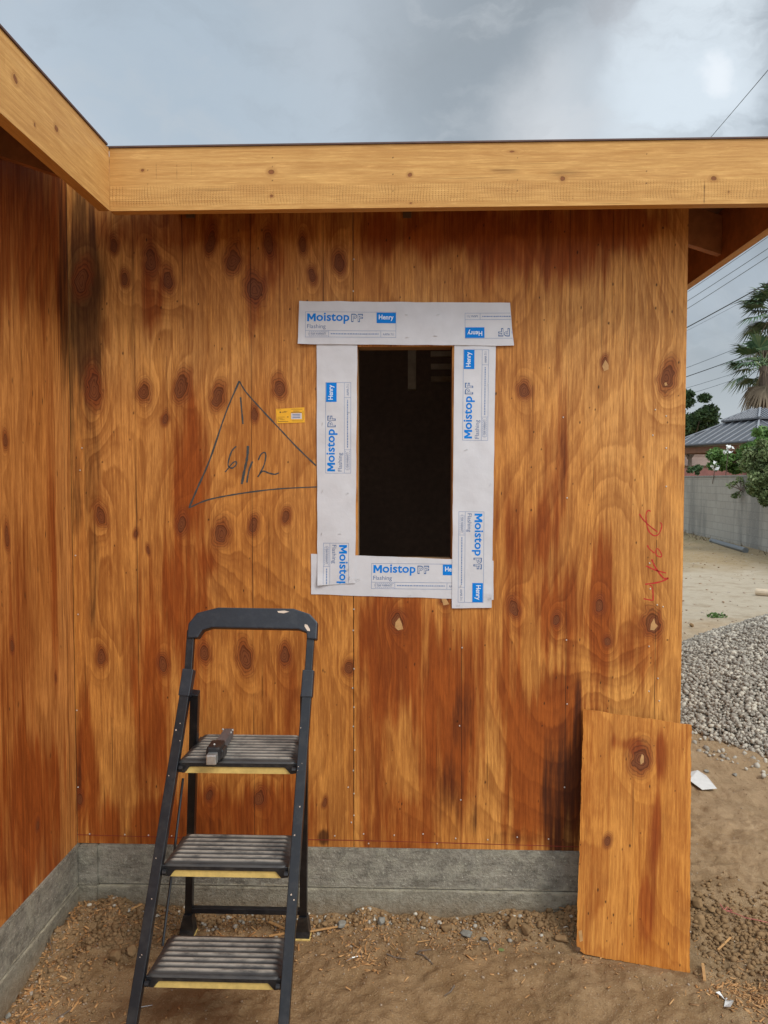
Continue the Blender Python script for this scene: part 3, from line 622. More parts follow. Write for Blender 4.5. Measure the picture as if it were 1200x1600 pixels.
hand('handwriting', [([z(500,212), z(508,300), z(520,430)], 2.6)], M['crayon'], panelL, 'handwritten 1')
hand('handwriting', [([z(465,612), z(430,650), z(405,720), z(400,770), z(430,790), z(462,765), z(465,738), z(440,745), z(405,785), z(375,822)], 2.2),
    ([z(560,608), z(555,700), z(530,820), z(510,920)], 3.6), ([z(598,735), z(575,790), z(560,850), z(552,908)], 2.6),
    ([z(645,725), z(665,680), z(695,662), z(706,690), z(690,770), z(640,862)], 2.2), ([z(640,862), z(680,815), z(730,830), z(780,840), z(812,828)], 2.2)], M['crayon'], panelL, 'handwritten 6/12')
q = lambda a, b: (980+a*80/711, 780+b*80/711)
hand('handwriting', [([q(170,205), q(220,280), q(300,360), q(420,455)], 1.9), ([q(325,170), q(295,155), q(265,200), q(265,320), q(300,440), q(370,505), q(430,490), q(470,420), q(480,350), q(455,325)], 1.7),
    ([q(280,640), q(310,690), q(380,750)], 1.8), ([q(400,700), q(430,690), q(475,760), q(470,800), q(410,780), q(395,710)], 1.7),
    ([q(340,835), q(400,960), q(500,1090), q(575,1095)], 2.2), ([q(265,925), q(380,980), q(540,1025)], 2.0), ([q(575,1095), q(450,1150), q(250,1182)], 2.2), ([q(310,1190), q(350,1230), q(362,1400)], 1.8), ([q(228,1380), q(290,1395), q(365,1405)], 1.7)], M['redcray'], panelR, 'red crayon scrawl running down the sheet')
hand('chalk_line', [([(116,1304), (300,1309), (552,1313)], 1.1)], M['chalk'], panelL, 'thin red snapped line'); hand('chalk_line', [([(553,1313), (800,1320), (1050,1328)], 1.1)], M['chalk'], panelR, 'thin red snapped line')
# light torn centres of the open knots
def torn(pts, par, y=-.0008):
    bm = bmesh.new(); P = [onp(u, v, 1, y) for u, v in pts]; bm.faces.new([bm.verts.new(p) for p in P]); o = from_bm('torn_knot', bm, M['paint'] if False else M['splint'], par)
torn([(618,972),(624,965),(628,975),(630,983),(622,985),(617,980)], panelR); torn([(1017,975),(1022,966),(1024,974),(1028,978),(1022,985),(1016,984)], panelR)
torn([(941,572),(946,562),(951,570),(951,577),(944,580)], panelR); torn([(689,933),(697,935),(702,944),(693,946)], panelR); torn([(1038,599),(1041,597),(1043,602),(1039,603)], panelR)
# small metal ties under the eave
for u in (298, 636):
    p = onp(u, 338, 1, 0); bm = bmesh.new(); box(bm, (p.x, -.004, p.z+.02), (.032, .006, .055), None, .001); box(bm, (p.x+.012, -.012, p.z+.03), (.003, .022, .03)); 
    from_bm('framing_tie', bm, M['dark'], house)

# ------------------------------------------------------------------ flashing strips with printing
def text2d(s, bold=0.0, spacing=1.0):
    cu = bpy.data.curves.new('t', 'FONT'); cu.body = s; cu.size = 1; cu.offset = bold; cu.space_character = spacing; cu.resolution_u = 3
    ob = bpy.data.objects.new('t', cu); me = bpy.data.meshes.new_from_object(ob)
    V = np.array([v.co[:2] for v in me.vertices]); Fc = [list(p.vertices) for p in me.polygons]
    bpy.data.objects.remove(ob); bpy.data.curves.remove(cu); bpy.data.meshes.remove(me)
    mn, mx = V.min(0), V.max(0); V = (V-mn)/(mx-mn); return V, Fc
BW, BH = 142., 39.8
def print_parts():
    """returns list of (part name, colour, layer, verts (box px, y down), faces)"""
    out = []
    def T(s, x0, x1, y0, y1, mat, part, bold=0, layer=0, spacing=1.0):
        V, Fc = text2d(s, bold, spacing); X = x0+V[:, 0]*(x1-x0); Y = y1-V[:, 1]*(y1-y0); out.append((part, mat, layer, np.stack([X, Y], 1), Fc))
    def Rc(x0, y0, x1, y1, mat, part, layer=0): out.append((part, mat, layer, np.array([(x0, y0), (x1, y0), (x1, y1), (x0, y1)], float), [[0, 1, 2, 3]]))
    MV = np.array([(0,0),(0,1),(.27,1),(.5,.52),(.73,1),(1,1),(1,0),(.76,0),(.76,.60),(.58,.22),(.42,.22),(.24,.60),(.24,0)], float)
    out.append(('brand_lettering', 'blue', 0, np.stack([3+MV[:, 0]*13.5, 15.0-MV[:, 1]*12.3], 1), [list(range(len(MV)))]))
    T('oistop', 17.4, 69, 1.5, 18.8, 'blue', 'brand_lettering', .022, 0, 1.02)
    T('PF', 72, 90, 3.0, 16.0, 'navy', 'outline_lettering', .05, 0, 1.15); T('PF', 73.2, 88.6, 4.6, 14.5, 'white', 'outline_fill', .0, 1, 1.15)
    T('Flashing', 3, 32, 19.5, 27.8, 'navy', 'small_lettering', -.004, 0)
    Rc(111.5, 1, 141.5, 17.5, 'blue', 'logo_panel'); T('Henry', 115, 138, 4.2, 14.0, 'printw', 'logo_lettering', .018, 1)
    T('COMPANY', 126, 138, 14.2, 15.8, 'printw', 'logo_lettering', 0, 1) if False else None
    for (x0, y0, x1, y1) in ((0, 0, BW, .5), (0, 0, .5, BH), (BW-.5, 0, BW, BH), (0, BH-.5, BW, BH), (0, 29.2, BW, 29.7), (36.5, 29.4, 37, BH), (118, 29.4, 118.5, BH)): Rc(x0, y0, x1, y1, 'navysoft', 'border_line')
    T('AAMA 711', 121.5, 138.5, 33, 36.6, 'navy', 'code_lettering', 0)
    rr = random.Random(5)
    T('15 YEAR WARRANTY', 5, 33, 32.6, 36.2, 'navy', 'warranty_lettering', .0)
    x = 40
    while x < 115:      # microprint too small to read
        l = rr.uniform(1.2, 4); Rc(x, 33.7, min(x+l, 116), 35.2, 'navysoft', 'border_line'); x += l+.7
    for x in range(6, 34, 3): Rc(x, 30.9, x+2.2, 31.5, 'navysoft', 'border_line'); Rc(x, 37.3, x+2.0, 37.9, 'navysoft', 'border_line')
    return out
PP = print_parts()
def strip(name_seed, corners, y, label, prints, wr=.0011, curl=()):
    wr = wr*1.7
    """corners px: TL,TR,BR,BL.  prints: (origin px u,v, rotation deg, scale, tilt)"""
    c = [Vector((onp(u, v, 1, y).x, onp(u, v, 1, y).z)) for u, v in corners]; s = name_seed
    cx = sum((v.x for v in c))/4; cz = sum((v.y for v in c))/4
    root = empty('flashing_strip', (cx, y, cz), label, 'flashing', 'printed flashing strips around the window opening')
    L1 = (c[1]-c[0]).length; L2 = (c[3]-c[0]).length; n1, n2 = max(6, int(L1/.012)), max(6, int(L2/.012))
    def wf(x, z_):
        v = 1.6*float(mnoise.noise(Vector((x*9+s, z_*6, s)))) + .8*float(mnoise.noise(Vector((x*21, z_*16+s, s)))) + 1.2*abs(float(mnoise.noise(Vector((x*5+z_*4, z_*3-x*6, s*2.)))))
        for (ku, kv, kr, ka) in curl:
            kx, kz = onp(ku, kv, 1, y).x, onp(ku, kv, 1, y).z; d = math.hypot(x-kx, z_-kz)/kr; v += ka/.001*max(0, 1-d)**2
        return wr*max(v, -.15)
    bm = bmesh.new(); G = []
    for j in range(n2+1):
        row = []
        for i in range(n1+1):
            a, b = i/n1, j/n2; p = c[0].lerp(c[1], a).lerp(c[3].lerp(c[2], a), b)
            e = .0016*float(mnoise.noise(Vector((p.x*13, p.y*13, s+4.)))) if (i in (0, n1) or j in (0, n2)) else 0
            row.append(bm.verts.new((p.x+e, y-wf(p.x, p.y), p.y+e)))
        G.append(row)
    for j in range(n2):
        for i in range(n1): bm.faces.new((G[j][i], G[j+1][i], G[j+1][i+1], G[j][i+1]))
    ex = bmesh.ops.extrude_face_region(bm, geom=list(bm.faces)); bmesh.ops.translate(bm, vec=(0, .0007, 0), verts=[g for g in ex['geom'] if isinstance(g, bmesh.types.BMVert)])
    bmesh.ops.recalc_face_normals(bm, faces=bm.faces)
    for e in bm.edges:
        if len(e.link_faces) == 2 and e.calc_face_angle(0) > .6: e.smooth = False
    from_bm('sheet', bm, M['white'], root, True)
    # clipping planes from the outline
    cl = []
    for i in range(4):
        p, q_ = c[i], c[(i+1) % 4]; d = (q_-p).normalized(); nrm = Vector((d.y, 0, -d.x))
        mid = Vector((cx, 0, cz)); P0 = Vector((p.x, 0, p.y))
        if (mid-P0).dot(nrm) > 0: nrm = -nrm
        cl.append((P0 - nrm*.002, nrm))
    for (u0, v0, rot, sc_, tilt) in prints:
        groups = {}
        for part, mat, layer, V, Fc in PP: groups.setdefault((part, mat, layer), []).append((V, Fc))
        ca, sa = math.cos(R(rot+tilt)), math.sin(R(rot+tilt))
        for (part, mat, layer), lst in groups.items():
            bm = bmesh.new()
            for V, Fc in lst:
                vs = []
                for (X, Y) in V:
                    X *= sc_; Y *= sc_; u = u0 + X*ca - Y*sa; v = v0 + X*sa + Y*ca
                    p = onp(u, v, 1, y); vs.append(bm.verts.new((p.x, 0, p.z)))
                for f in Fc:
                    try: bm.faces.new([vs[i] for i in f])
                    except ValueError: pass
            for co, no in cl: bmesh.ops.bisect_plane(bm, geom=bm.verts[:]+bm.edges[:]+bm.faces[:], plane_co=co, plane_no=no, clear_outer=True)
            # cut long pieces so the print follows the wrinkles of the sheet
            xs = [v_.co.x for v_ in bm.verts]; zs = [v_.co.z for v_ in bm.verts]
            if not xs: bm.free(); continue
            for ax, lo, hi in ((0, min(xs), max(xs)), (2, min(zs), max(zs))):
                t = lo+.012
                while t < hi:
                    co = Vector((0, 0, 0)); co[ax] = t; no = Vector((0, 0, 0)); no[ax] = 1
                    bmesh.ops.bisect_plane(bm, geom=bm.verts[:]+bm.edges[:]+bm.faces[:], plane_co=co, plane_no=no); t += .012
            for v_ in bm.verts: v_.co.y = y-wf(v_.co.x, v_.co.z)-.00045-.0003*layer
            for f in bm.faces:
                f.normal_update()
                if f.normal.y > 0: f.normal_flip()
            from_bm(part, bm, M[mat], root)
    return root
strip(1, [(486, 865.3), (771, 876), (771, 937.5), (486.2, 928.4)], -.0022, 'horizontal white printed strip along the bottom of the window opening', [(580.5, 880, 0, 1.0, .6)], .0005)
strip(2, [(495, 538), (558.5, 538), (555, 911), (496, 915)], -.0050, 'vertical white printed strip on the left side of the window opening', [(508.6, 739.5, -90, 1.0, 0), (545, 848.5, 90, 1.0, .3)], 0.0010, curl=((498, 912, .05, .006),))
strip(3, [(710, 538), (774.9, 538), (768, 949.7), (706, 950.4)], -.0050, 'vertical white printed strip on the right side of the window opening, longest one', [(722.5, 688, -90, 1.0, .6), (756.5, 799.5, 90, 1.0, .5)], 0.0009, curl=((768, 930, .04, .004),))
strip(4, [(467.7, 470.6), (796.8, 473.2), (802.9, 540.2), (465.3, 537.6)], -.0090, 'horizontal white printed strip across the top of the window opening', [(477, 487, 0, 1.0, .3), (868.5, 528.5, 180, 1.0, -.2)], curl=((467, 540, .05, .004), (466, 470, .04, .003)))
for u, v, a_ in [(635,493,0),(684,493,10),(636,528,5),(680,526,-8),(504,662,80),(545,645,20),(504,768,75),(543,771,30),(503,834,80),(531,834,5),(543,890,15),(546,903,80),(728,703,20),(762,600,50),(766,757,70),(720,915,80),(765,935,30),(716,945,0),(560,905,10),(640,930,0)]:
    p = onp(u, v, 1, 0); p.y = -.0118 if v < 540 else -.0085; rr_ = R(a_); d_ = Vector((math.cos(rr_), 0, math.sin(rr_)))*.0055; bm = bmesh.new(); tube(bm, [p-d_+Vector((0, .004, 0)), p-d_, p+d_, p+d_+Vector((0, .004, 0))], .0007, 4); tag(from_bm('staple', bm, M['steel'], house), group=None)
def decal_poly(bm, pts, y):
    f = bm.faces.new([bm.verts.new(onp(u, v, 1, y)) for u, v in pts]); f.normal_update()
    if f.normal.y > 0: f.normal_flip()
# yellow card stapled to the sheet
p = onp(454, 648, 1, 0); card = empty('notice_card', (p.x, -.001, p.z), 'small yellow printed card stapled to the plywood left of the window', 'notice')
bm = bmesh.new(); decal_poly(bm, [(431, 639), (475.5, 636.5), (476, 660), (432.5, 661.5)], -.0016)
ex = bmesh.ops.extrude_face_region(bm, geom=list(bm.faces)); bmesh.ops.translate(bm, vec=(0, .001, 0), verts=[g for g in ex['geom'] if isinstance(g, bmesh.types.BMVert)]); bmesh.ops.recalc_face_normals(bm, faces=bm.faces)
from_bm('card', bm, M['yellow'], card)
Z7 = lambda a, b: (420+a*70/1200, 620+b*70/1200)
bm = bmesh.new()
for (a, b, c, d) in ((225,345,330,352),(600,325,905,333),(912,370,922,625),(245,655,520,665),(620,640,920,648),(243,530,252,650),(600,412,885,424),(650,376,820,388),(290,395,325,430),(345,405,470,415),(400,385,500,392),(270,538,430,544),(270,572,370,578),(490,530,525,550),(290,600,420,606)): decal_poly(bm, [Z7(a, b), Z7(c, b), Z7(c, d), Z7(a, d)], -.0022)
from_bm('card_print', bm, M['yprint'], card)
bm = bmesh.new(); decal_poly(bm, [Z7(595, 440), Z7(880, 435), Z7(885, 595), Z7(600, 600)], -.0022); from_bm('card_patch', bm, M['ypatch'], card)
bm = bmesh.new()
for b in (462, 505, 550): decal_poly(bm, [Z7(635, b), Z7(840, b-2), Z7(840, b+14), Z7(635, b+16)], -.0026)
from_bm('card_print', bm, M['navy'], card)

# ------------------------------------------------------------------ step ladder
RK = .37; RP = Vector((0, -.60, .82)); RN = Vector((0, 1, -RK)).normalized()
def rp(u, v, off=0): return onpl(u, v, RP+RN*off, RN)
lad = empty('step_ladder', (-.5, -.5, 0), 'black folding three step ladder with yellow step edges standing in front of the wall', 'ladder')
def railpt(tx, bx, tv, bv, z_):
    a, b = rp(tx, tv), rp(bx, bv); t = (z_-a.z)/(b.z-a.z); return a.lerp(b, t)
LA = lambda z_: railpt(293.5, 206.5, 1060, 1600, z_); RA = lambda z_: railpt(481.5, 443.5, 1060, 1600, z_)
zt = rp(294, 1066).z
for fn in (LA, RA):
    bm = bmesh.new(); beam(bm, fn(.02), fn(zt), .030, .026); from_bm('front_rail', bm, M['ladblack'], lad)
    bm = bmesh.new(); beam(bm, fn(.0), fn(.06), .042, .036); from_bm('foot_cap', bm, M['ladplastic'], lad)
# sleeves and upper grab rail tubes
zs0, zs1 = rp(290, 1088).z, rp(290, 1046).z
ul0, ul1 = rp(289.5, 1060), rp(299, 985); ur0, ur1 = rp(481, 1062), rp(486.5, 985)
for a, b, fn in ((ul0, ul1, LA), (ur0, ur1, RA)):
    bm = bmesh.new(); beam(bm, fn(zs0), fn(zs1), .036, .034, bev=.003); from_bm('rail_sleeve', bm, M['ladgrey'], lad)
    bm = bmesh.new(); beam(bm, fn(zs1-.01), b, .024, .022); from_bm('grab_rail_tube', bm, M['ladblack'], lad)
def pxpoly_solid(bm, outer, y_off0, y_off1, fnp):
    a = [bm.verts.new(fnp(u, v, y_off0)) for u, v in outer]; b = [bm.verts.new(fnp(u, v, y_off0)+RN*(y_off1-y_off0)) for u, v in outer]; n = len(a)
    bm.faces.new(a[::-1]); bm.faces.new(b)
    for i in range(n): bm.faces.new((a[i], b[i], b[(i+1) % n], a[(i+1) % n]))
    bmesh.ops.recalc_face_normals(bm, faces=bm.faces)
zz = lambda a, b: (180+a*.425, 920+b*.425)
bm = bmesh.new()
out_ = [zz(*p) for p in ((263,180),(268,128),(300,88),(378,68),(655,72),(715,92),(743,122),(740,186),(704,183),(702,160),(672,148),(352,142),(320,152),(302,180))]
pxpoly_solid(bm, out_, -.019, .019, rp); bmesh.ops.bevel(bm, geom=bm.edges[:], offset=.004, segments=2, affect='EDGES', profile=.6); hb = from_bm('grab_handle', bm, M['ladgrey'], lad)
bm = bmesh.new()
for pts in ([(697,130),(706,132),(716,148),(716,156),(706,154),(696,138)], [(596,82),(622,80),(640,84),(620,90),(600,88)]):
    f = bm.faces.new([bm.verts.new(rp(*zz(*p), -.0205)) for p in pts])
from_bm('paint_spot', bm, M['paint'], hb)
for i_ in range(16):
    fn = LA if i_ % 2 else RA; zq = random.uniform(.3, zs0-.05); c_ = fn(zq) + RN*-.0138 + Vector((random.uniform(-.011, .011), 0, 0)); bm = bmesh.new(); r_ = random.uniform(.001, .0026)
    bm.faces.new([bm.verts.new(c_+Vector((math.cos(k)*r_, 0, math.sin(k)*r_*random.uniform(.6, 2)))) for k in np.linspace(0, 5.4, 7)]); from_bm('paint_fleck', bm, M['paint'], lad)
# rear legs
RL0 = LA(1.02)+Vector((.026, .02, 0)); RR0 = RA(1.02)+Vector((-.01, .02, 0)); gy = -.135
fl = onp(294.5, 1436, 1, gy); fr_ = onp(474, 1441, 1, gy); fl.z = .02; fr_.z = .02
for a, b in ((RL0, fl), (RR0, fr_)):
    bm = bmesh.new(); beam(bm, b+Vector((0, 0, .0)), a, .026, .030); from_bm('rear_leg', bm, M['ladblack'], lad)
    bm = bmesh.new()
    q0 = [(-.026, -.030), (.026, -.030), (.026, .022), (-.026, .022)]; q1 = [(-.016, -.022), (.016, -.022), (.016, .014), (-.016, .014)]
    lo = [bm.verts.new(b+Vector((x, y, -.012))) for x, y in q0]; md = [bm.verts.new(b+Vector((x*.95, y*.95, .012))) for x, y in q0]; d = (a-b).normalized(); hi = [bm.verts.new(b+d*.085+Vector((x, y, 0))) for x, y in q1]
    for A_, B_ in ((lo, md), (md, hi)):
        for i in range(4): bm.faces.new((A_[i], A_[(i+1) % 4], B_[(i+1) % 4], B_[i]))
    bm.faces.new(lo[::-1]); bm.faces.new(hi); bmesh.ops.recalc_face_normals(bm, faces=bm.faces); from_bm('rubber_foot', bm, M['ladplastic'], lad)
    bm = bmesh.new(); box(bm, b+Vector((0, -.004, -.0155)), (.058, .060, .007), None, .002); from_bm('foot_pad', bm, M['ladyel'], lad)
t_ = .12; zb_ = .115
cb0 = fl.lerp(RL0, (zb_-fl.z)/(RL0.z-fl.z)); cb1 = fr_.lerp(RR0, (zb_-fr_.z)/(RR0.z-fr_.z))
bm = bmesh.new(); beam(bm, cb0, cb1, .020, .022, Vector((0, 0, 1))); from_bm('cross_bar', bm, M['ladblack'], lad)
# steps
def step(vf, xl, xr, depth):
    f0, f1 = rp(xl, vf), rp(xr, vf); zt_ = (f0.z+f1.z)/2; y0 = (f0.y+f1.y)/2; w_ = f1.x-f0.x; cx = (f0.x+f1.x)/2
    nr = 9 if depth > .22 else 7; ny = nr*10; nx = 40; tp = .012    # taper per side to the back
    xs = np.linspace(-1, 1, nx+1); ys = np.linspace(0, 1, ny+1)
    V = []; H = []
    for t in ys:
        hw = w_/2 - tp*t; yy = y0 + depth*t
        for s_ in xs:
            # rounded outline
            ed = min(1-abs(s_), 1)*hw; edy = min(t, 1-t)*depth; c_ = .022
            x = cx + s_*hw
            inside = min(ed, edy)
            rib = .5-.5*math.cos(2*PI*((t*depth-.012)/(depth-.024))*nr) if .012 < t*depth < depth-.012 and ed > .014 else 0
            fade = min(1, max(0, (ed-.014)/.008)) if rib else 0
            rib = rib**.6; dz = .0065*rib*fade; rim = -.006*max(0, 1-inside/.008)**2
            cr = 0
            if ed < c_ and edy < c_: cr = max(0, math.hypot(c_-ed, c_-edy)-c_)
            sx = (-1 if s_ > 0 else 1)*cr*.7; sy = (1 if t < .5 else -1)*cr*.7
            V.append((x+sx, yy+sy, zt_+dz+rim)); H.append(rib*fade)
    n = nx+1; J, I = np.meshgrid(np.arange(ny), np.arange(nx), indexing='ij'); J = J.ravel(); I = I.ravel(); Fq = np.stack([J*n+I, J*n+I+1, (J+1)*n+I+1, (J+1)*n+I], 1)
    o = mesh_np('step_tread', V, Fq, {'hgt': np.array(H)}, M['tread'], lad, True)
    # body under the tread: front lip with chamfered ends
    bm = bmesh.new(); h = .036; c = .020; prf = [(-w_/2, -.004), (w_/2, -.004), (w_/2, -h), (w_/2-c, -h-.003), (w_/2-c-.018, -h*.52), (-w_/2+c+.018, -h*.52), (-w_/2+c, -h-.003), (-w_/2, -h)]
    prism(bm, [(cx+x, zt_+z_) for x, z_ in prf], 1, y0+.002, y0+.016); bmesh.ops.bevel(bm, geom=bm.edges[:], offset=.0018, segments=1, affect='EDGES')
    box(bm, (cx, y0+depth/2+.008, zt_-.013), (w_-2*tp-.002, depth-.03, .014))
    for s_ in (-1, 1): box(bm, (cx+s_*(w_/2-.012), y0+depth/2, zt_-.018), (.010, depth-.03, .026))
    box(bm, (cx, y0+depth-.012, zt_-.014), (w_-2*tp-.04, .012, .016))
    from_bm('step_frame', bm, M['ladplastic'], lad)
    bm = bmesh.new(); ww = w_-2*c-.004; prism(bm, [(cx-ww/2+.014, zt_-h*.55), (cx+ww/2-.014, zt_-h*.55), (cx+ww/2, zt_-h-.004), (cx-ww/2, zt_-h-.004)], 1, y0+.007, y0+.022); from_bm('step_edge', bm, M['ladyel'], lad)
    for s_, fn in ((-1, LA), (1, RA)):
        q_ = fn(zt_-.02); bm = bmesh.new(); tube(bm, [q_+Vector((.018*-s_, .0, 0)), q_+Vector((.030*-s_, 0, 0))], .008); from_bm('rivet', bm, M['ladplastic'], lad)
    return cx, y0, zt_, w_
s1 = step(1190, 277, 464, .255); s2 = step(1352, 253, 450, .205); s3 = step(1526, 227, 439, .20)
# linkage rod on the left side
a = onp(286, 1216, 1, s1[1]+.14); b = onp(254, 1478, 1, s3[1]+.15)
bm = bmesh.new(); tube(bm, [a, a.lerp(b, .5)+Vector((.001, 0, 0)), b], .0042, 6); from_bm('link_rod', bm, M['ladblack'], lad)
b2 = fr_.lerp(RR0, .62)
bm = bmesh.new(); tube(bm, [Vector((s1[0]+s1[3]/2-.02, s1[1]+.15, s1[2]-.02)), b2], .0042, 6); from_bm('link_rod', bm, M['ladblack'], lad)
bm = bmesh.new(); c_ = fl.lerp(RL0, .74); beam(bm, c_+Vector((0, -.002, -.025)), c_+Vector((0, -.002, .025)), .040, .036); from_bm('leg_bracket', bm, M['ladplastic'], lad)

# hammer tacker lying on the top step
zt0 = s1[2]+.0045; P0 = onp(331, 1188, 2, zt0+.015); P1 = onp(362, 1143, 2, zt0+.015)
d = (P1-P0); d.z = 0; d.normalize(); LT = (P1-P0).length*.86; sx = Vector((d.y, -d.x, 0)); rot = Matrix((sx, d, Vector((0, 0, 1)))).transposed(); base = Vector((P0.x, P0.y, zt0))
tk = empty('hammer_tacker', base, 'grey and black hammer tacker lying on the top step of the ladder', 'stapler')
def tb(name, lst, mat, bev=.003):
    bm = bmesh.new()
    for (x, y, z_, a_, b_, c__) in lst: box(bm, base+rot@Vector((x, y, z_)), (a_, b_, c__), rot, bev)
    return from_bm(name, bm, mat, tk)
tb('handle', [(0, LT*.62, .030, .030, LT*.76, .016), (-.014, LT*.62, .022, .003, LT*.72, .024), (.014, LT*.62, .022, .003, LT*.72, .024)], M['toolgrey'] if 'toolgrey' in M else simple('worn_grey_metal', (.16, .15, .155), .45, .25, 50, metal=.5), .002)
tb('magazine', [(0, LT*.5, .012, .020, LT*.8, .018)], M['ladblack'], .002)
tb('head', [(0, .052, .027, .042, .072, .044), (.016, .06, .020, .024, .05, .03), (-.022, .060, .022, .012, .05, .03)], M['ladplastic'], .006)
tb('striker', [(0, .004, .019, .030, .030, .030)], M['steel'], .003)
bm = bmesh.new()
for (x, y) in ((-.002, .04), (-.017, LT*.93), (.017, LT*.9), (.017, LT*.8)): bmesh.ops.create_icosphere(bm, subdivisions=1, radius=.0036, matrix=Matrix.Translation(base+rot@Vector((x, y, .040 if abs(x) > .01 else .050))))
from_bm('screw', bm, M['nail'], tk)

# ------------------------------------------------------------------ plywood offcut leaning on the corner
bl = Vector((*onp(900, 1489, 2, .002).xy, .002)); br = Vector((*onp(1078, 1521, 2, -.005).xy, -.005)); tl = onp(912, 1108, 1, -.020); tr_ = onp(1075, 1130, 1, -.016)
A_ = (br-bl).normalized(); B_ = ((tl-bl)-A_*(tl-bl).dot(A_)).normalized(); Nn = -(A_.cross(B_)) 
Nn = A_.cross(B_); Nn = Nn if Nn.y < 0 else -Nn
def loc2(p): return ((p-bl).dot(A_), (p-bl).dot(B_))
cor = [loc2(bl), loc2(br), loc2(tr_), loc2(tl)]; wO, hO = (br-bl).length, loc2(tl)[1]
def ok(u, v, ru, rv):
    p = onpl(u, v, bl, Nn); a, b = loc2(p); s = 1/440; 
    return (a*wO/ (cor[1][0]*(1-b/hO)+cor[2][0]*b/hO) , b, ru*s, rv*s)
lean = board('leaning_plywood_offcut', bl, A_, B_, Nn, wO, hO, .0035, M['offcut'], None, thick=.014, corners=cor,
    knots=[ok(1000, 1185, 14, 17), ok(949, 1314, 6, 8)], stains=[('r',)+ok(1022, 1300, 1, 1)[:2]+(.022, .20, .85), ('r',)+ok(1030, 1170, 1, 1)[:2]+(.03, .10, .8), ('r',)+ok(1010, 1420, 1, 1)[:2]+(.03, .14, .7), ('r',)+ok(985, 1160, 1, 1)[:2]+(.05, .03, .7)],
    specks=[ok(u, v, 1, 1)[:2]+(.003, .004) for u, v in ((1058,1390),(948,1470),(1000,1435),(1055,1230),(912,1185),(908,1255),(907,1320),(906,1350),(1038,1130),(1022,1160))], seed=45, smallrand=25, fx=5, namp=5, fz=1.1, toneb=-.05, ragged=.0035)
tag(lean, 'loose orange-brown plywood offcut leaning against the right corner of the house', 'plywood sheet')
def onb(u, v, off=.001): return onpl(u, v, bl+Nn*off, Nn)
bm = bmesh.new(); bm.faces.new([bm.verts.new(onb(u, v)) for u, v in ((904,1455),(909,1453),(911,1470),(906,1472))]); from_bm('torn_veneer', bm, M['splint'], lean); bm = bmesh.new(); bm.faces.new([bm.verts.new(onb(u, v)) for u, v in ((1003,1178),(1006,1181),(1006,1191),(1001,1195),(1000,1187))]); 
from_bm('torn_veneer', bm, M['splint'], lean)
bm = bmesh.new(); bm.faces.new([bm.verts.new(onb(903+4.5*math.cos(k), 1483+3.5*math.sin(k), .002)) for k in np.linspace(0, 6, 9)]); from_bm('edge_chip', bm, M['yprint'], lean)

# ------------------------------------------------------------------ ground
def gh(x, y):
    x = np.asarray(x, float); y = np.asarray(y, float)
    r = np.hypot(x, y+1.0)
    near = np.clip(1.4-r/12, .25, 1)
    h = near*(.020*fbm(x*2.2, y*2.2, 3, 2) + .020*fbm(x*8, y*8, 4, 6, .6) + .010*np.abs(fbm(x*15, y*15, 3, 22, .6)) + .007*fbm(x*38, y*38, 3, 12, .6)) + .10*fbm(x*.25, y*.25, 2, 9)*np.clip((r-4)/8, 0, 1)
    inn = (x > XL) & (x < 1.1)
    h = h + .030*np.exp(-(np.maximum(-y-.02, 0)/.09)**2)*(.6+1.2*fbm(x*7, y*3, 3, 77))*inn*(y < .05)
    h = h + .065*np.exp(-((x+1.15)/.18)**2-((y+.22)/.20)**2)*(1+fbm(x*14, y*14, 3, 5)) + .03*np.exp(-((x-.62)/.14)**2-((y+.06)/.07)**2)
    h = h - .03*np.exp(-((x-1.15)/.16)**2-((y+.15)/.25)**2)
    # cap near contact points so feet stay on the surface
    for (px, py, rr) in ((fl.x, fl.y, .05), (fr_.x, fr_.y, .05), (LA(0).x, LA(0).y, .06), (RA(0).x, RA(0).y, .06)):
        k = np.exp(-(((x-px)**2+(y-py)**2)/rr**2)); h = h*(1-k)
    kk = np.clip(1-np.abs((x-bl.x)*(br.y-bl.y)-(y-bl.y)*(br.x-bl.x))/wO/.05, 0, 1)*(x > bl.x-.03)*(x < br.x+.03); h = h*(1-kk)-.004*kk
    return h
def gz1(x, y): return float(gh(np.array([x]), np.array([y]))[0])
def gax(lo, hi, step, far):
    c = np.arange(lo, hi, step); out = [c]; s = step; v = hi; L = []
    while v < far: L.append(v); s *= 1.09; v += s
    s = step; v = lo; K = []
    while v > -far: s *= 1.09; v -= s; K.append(v)
    return np.concatenate([np.array(K[::-1]), c, np.array(L)])
gxv = gax(-1.45, 2.1, .0095, 600); gyv = gax(-1.15, .9, .0095, 600); X, Y = np.meshgrid(gxv, gyv); n = len(gxv); Zg = gh(X.ravel(), Y.ravel())
J, I = np.meshgrid(np.arange(len(gyv)-1), np.arange(n-1), indexing='ij'); J = J.ravel(); I = I.ravel()
g = mesh_np('ground', np.stack([X.ravel(), Y.ravel(), Zg], 1), np.stack([J*n+I, J*n+I+1, (J+1)*n+I+1, (J+1)*n+I], 1), None, M['dirt'], None, True); tag(g, kind='structure')
g['label'] = 'bare trampled brown dirt yard'

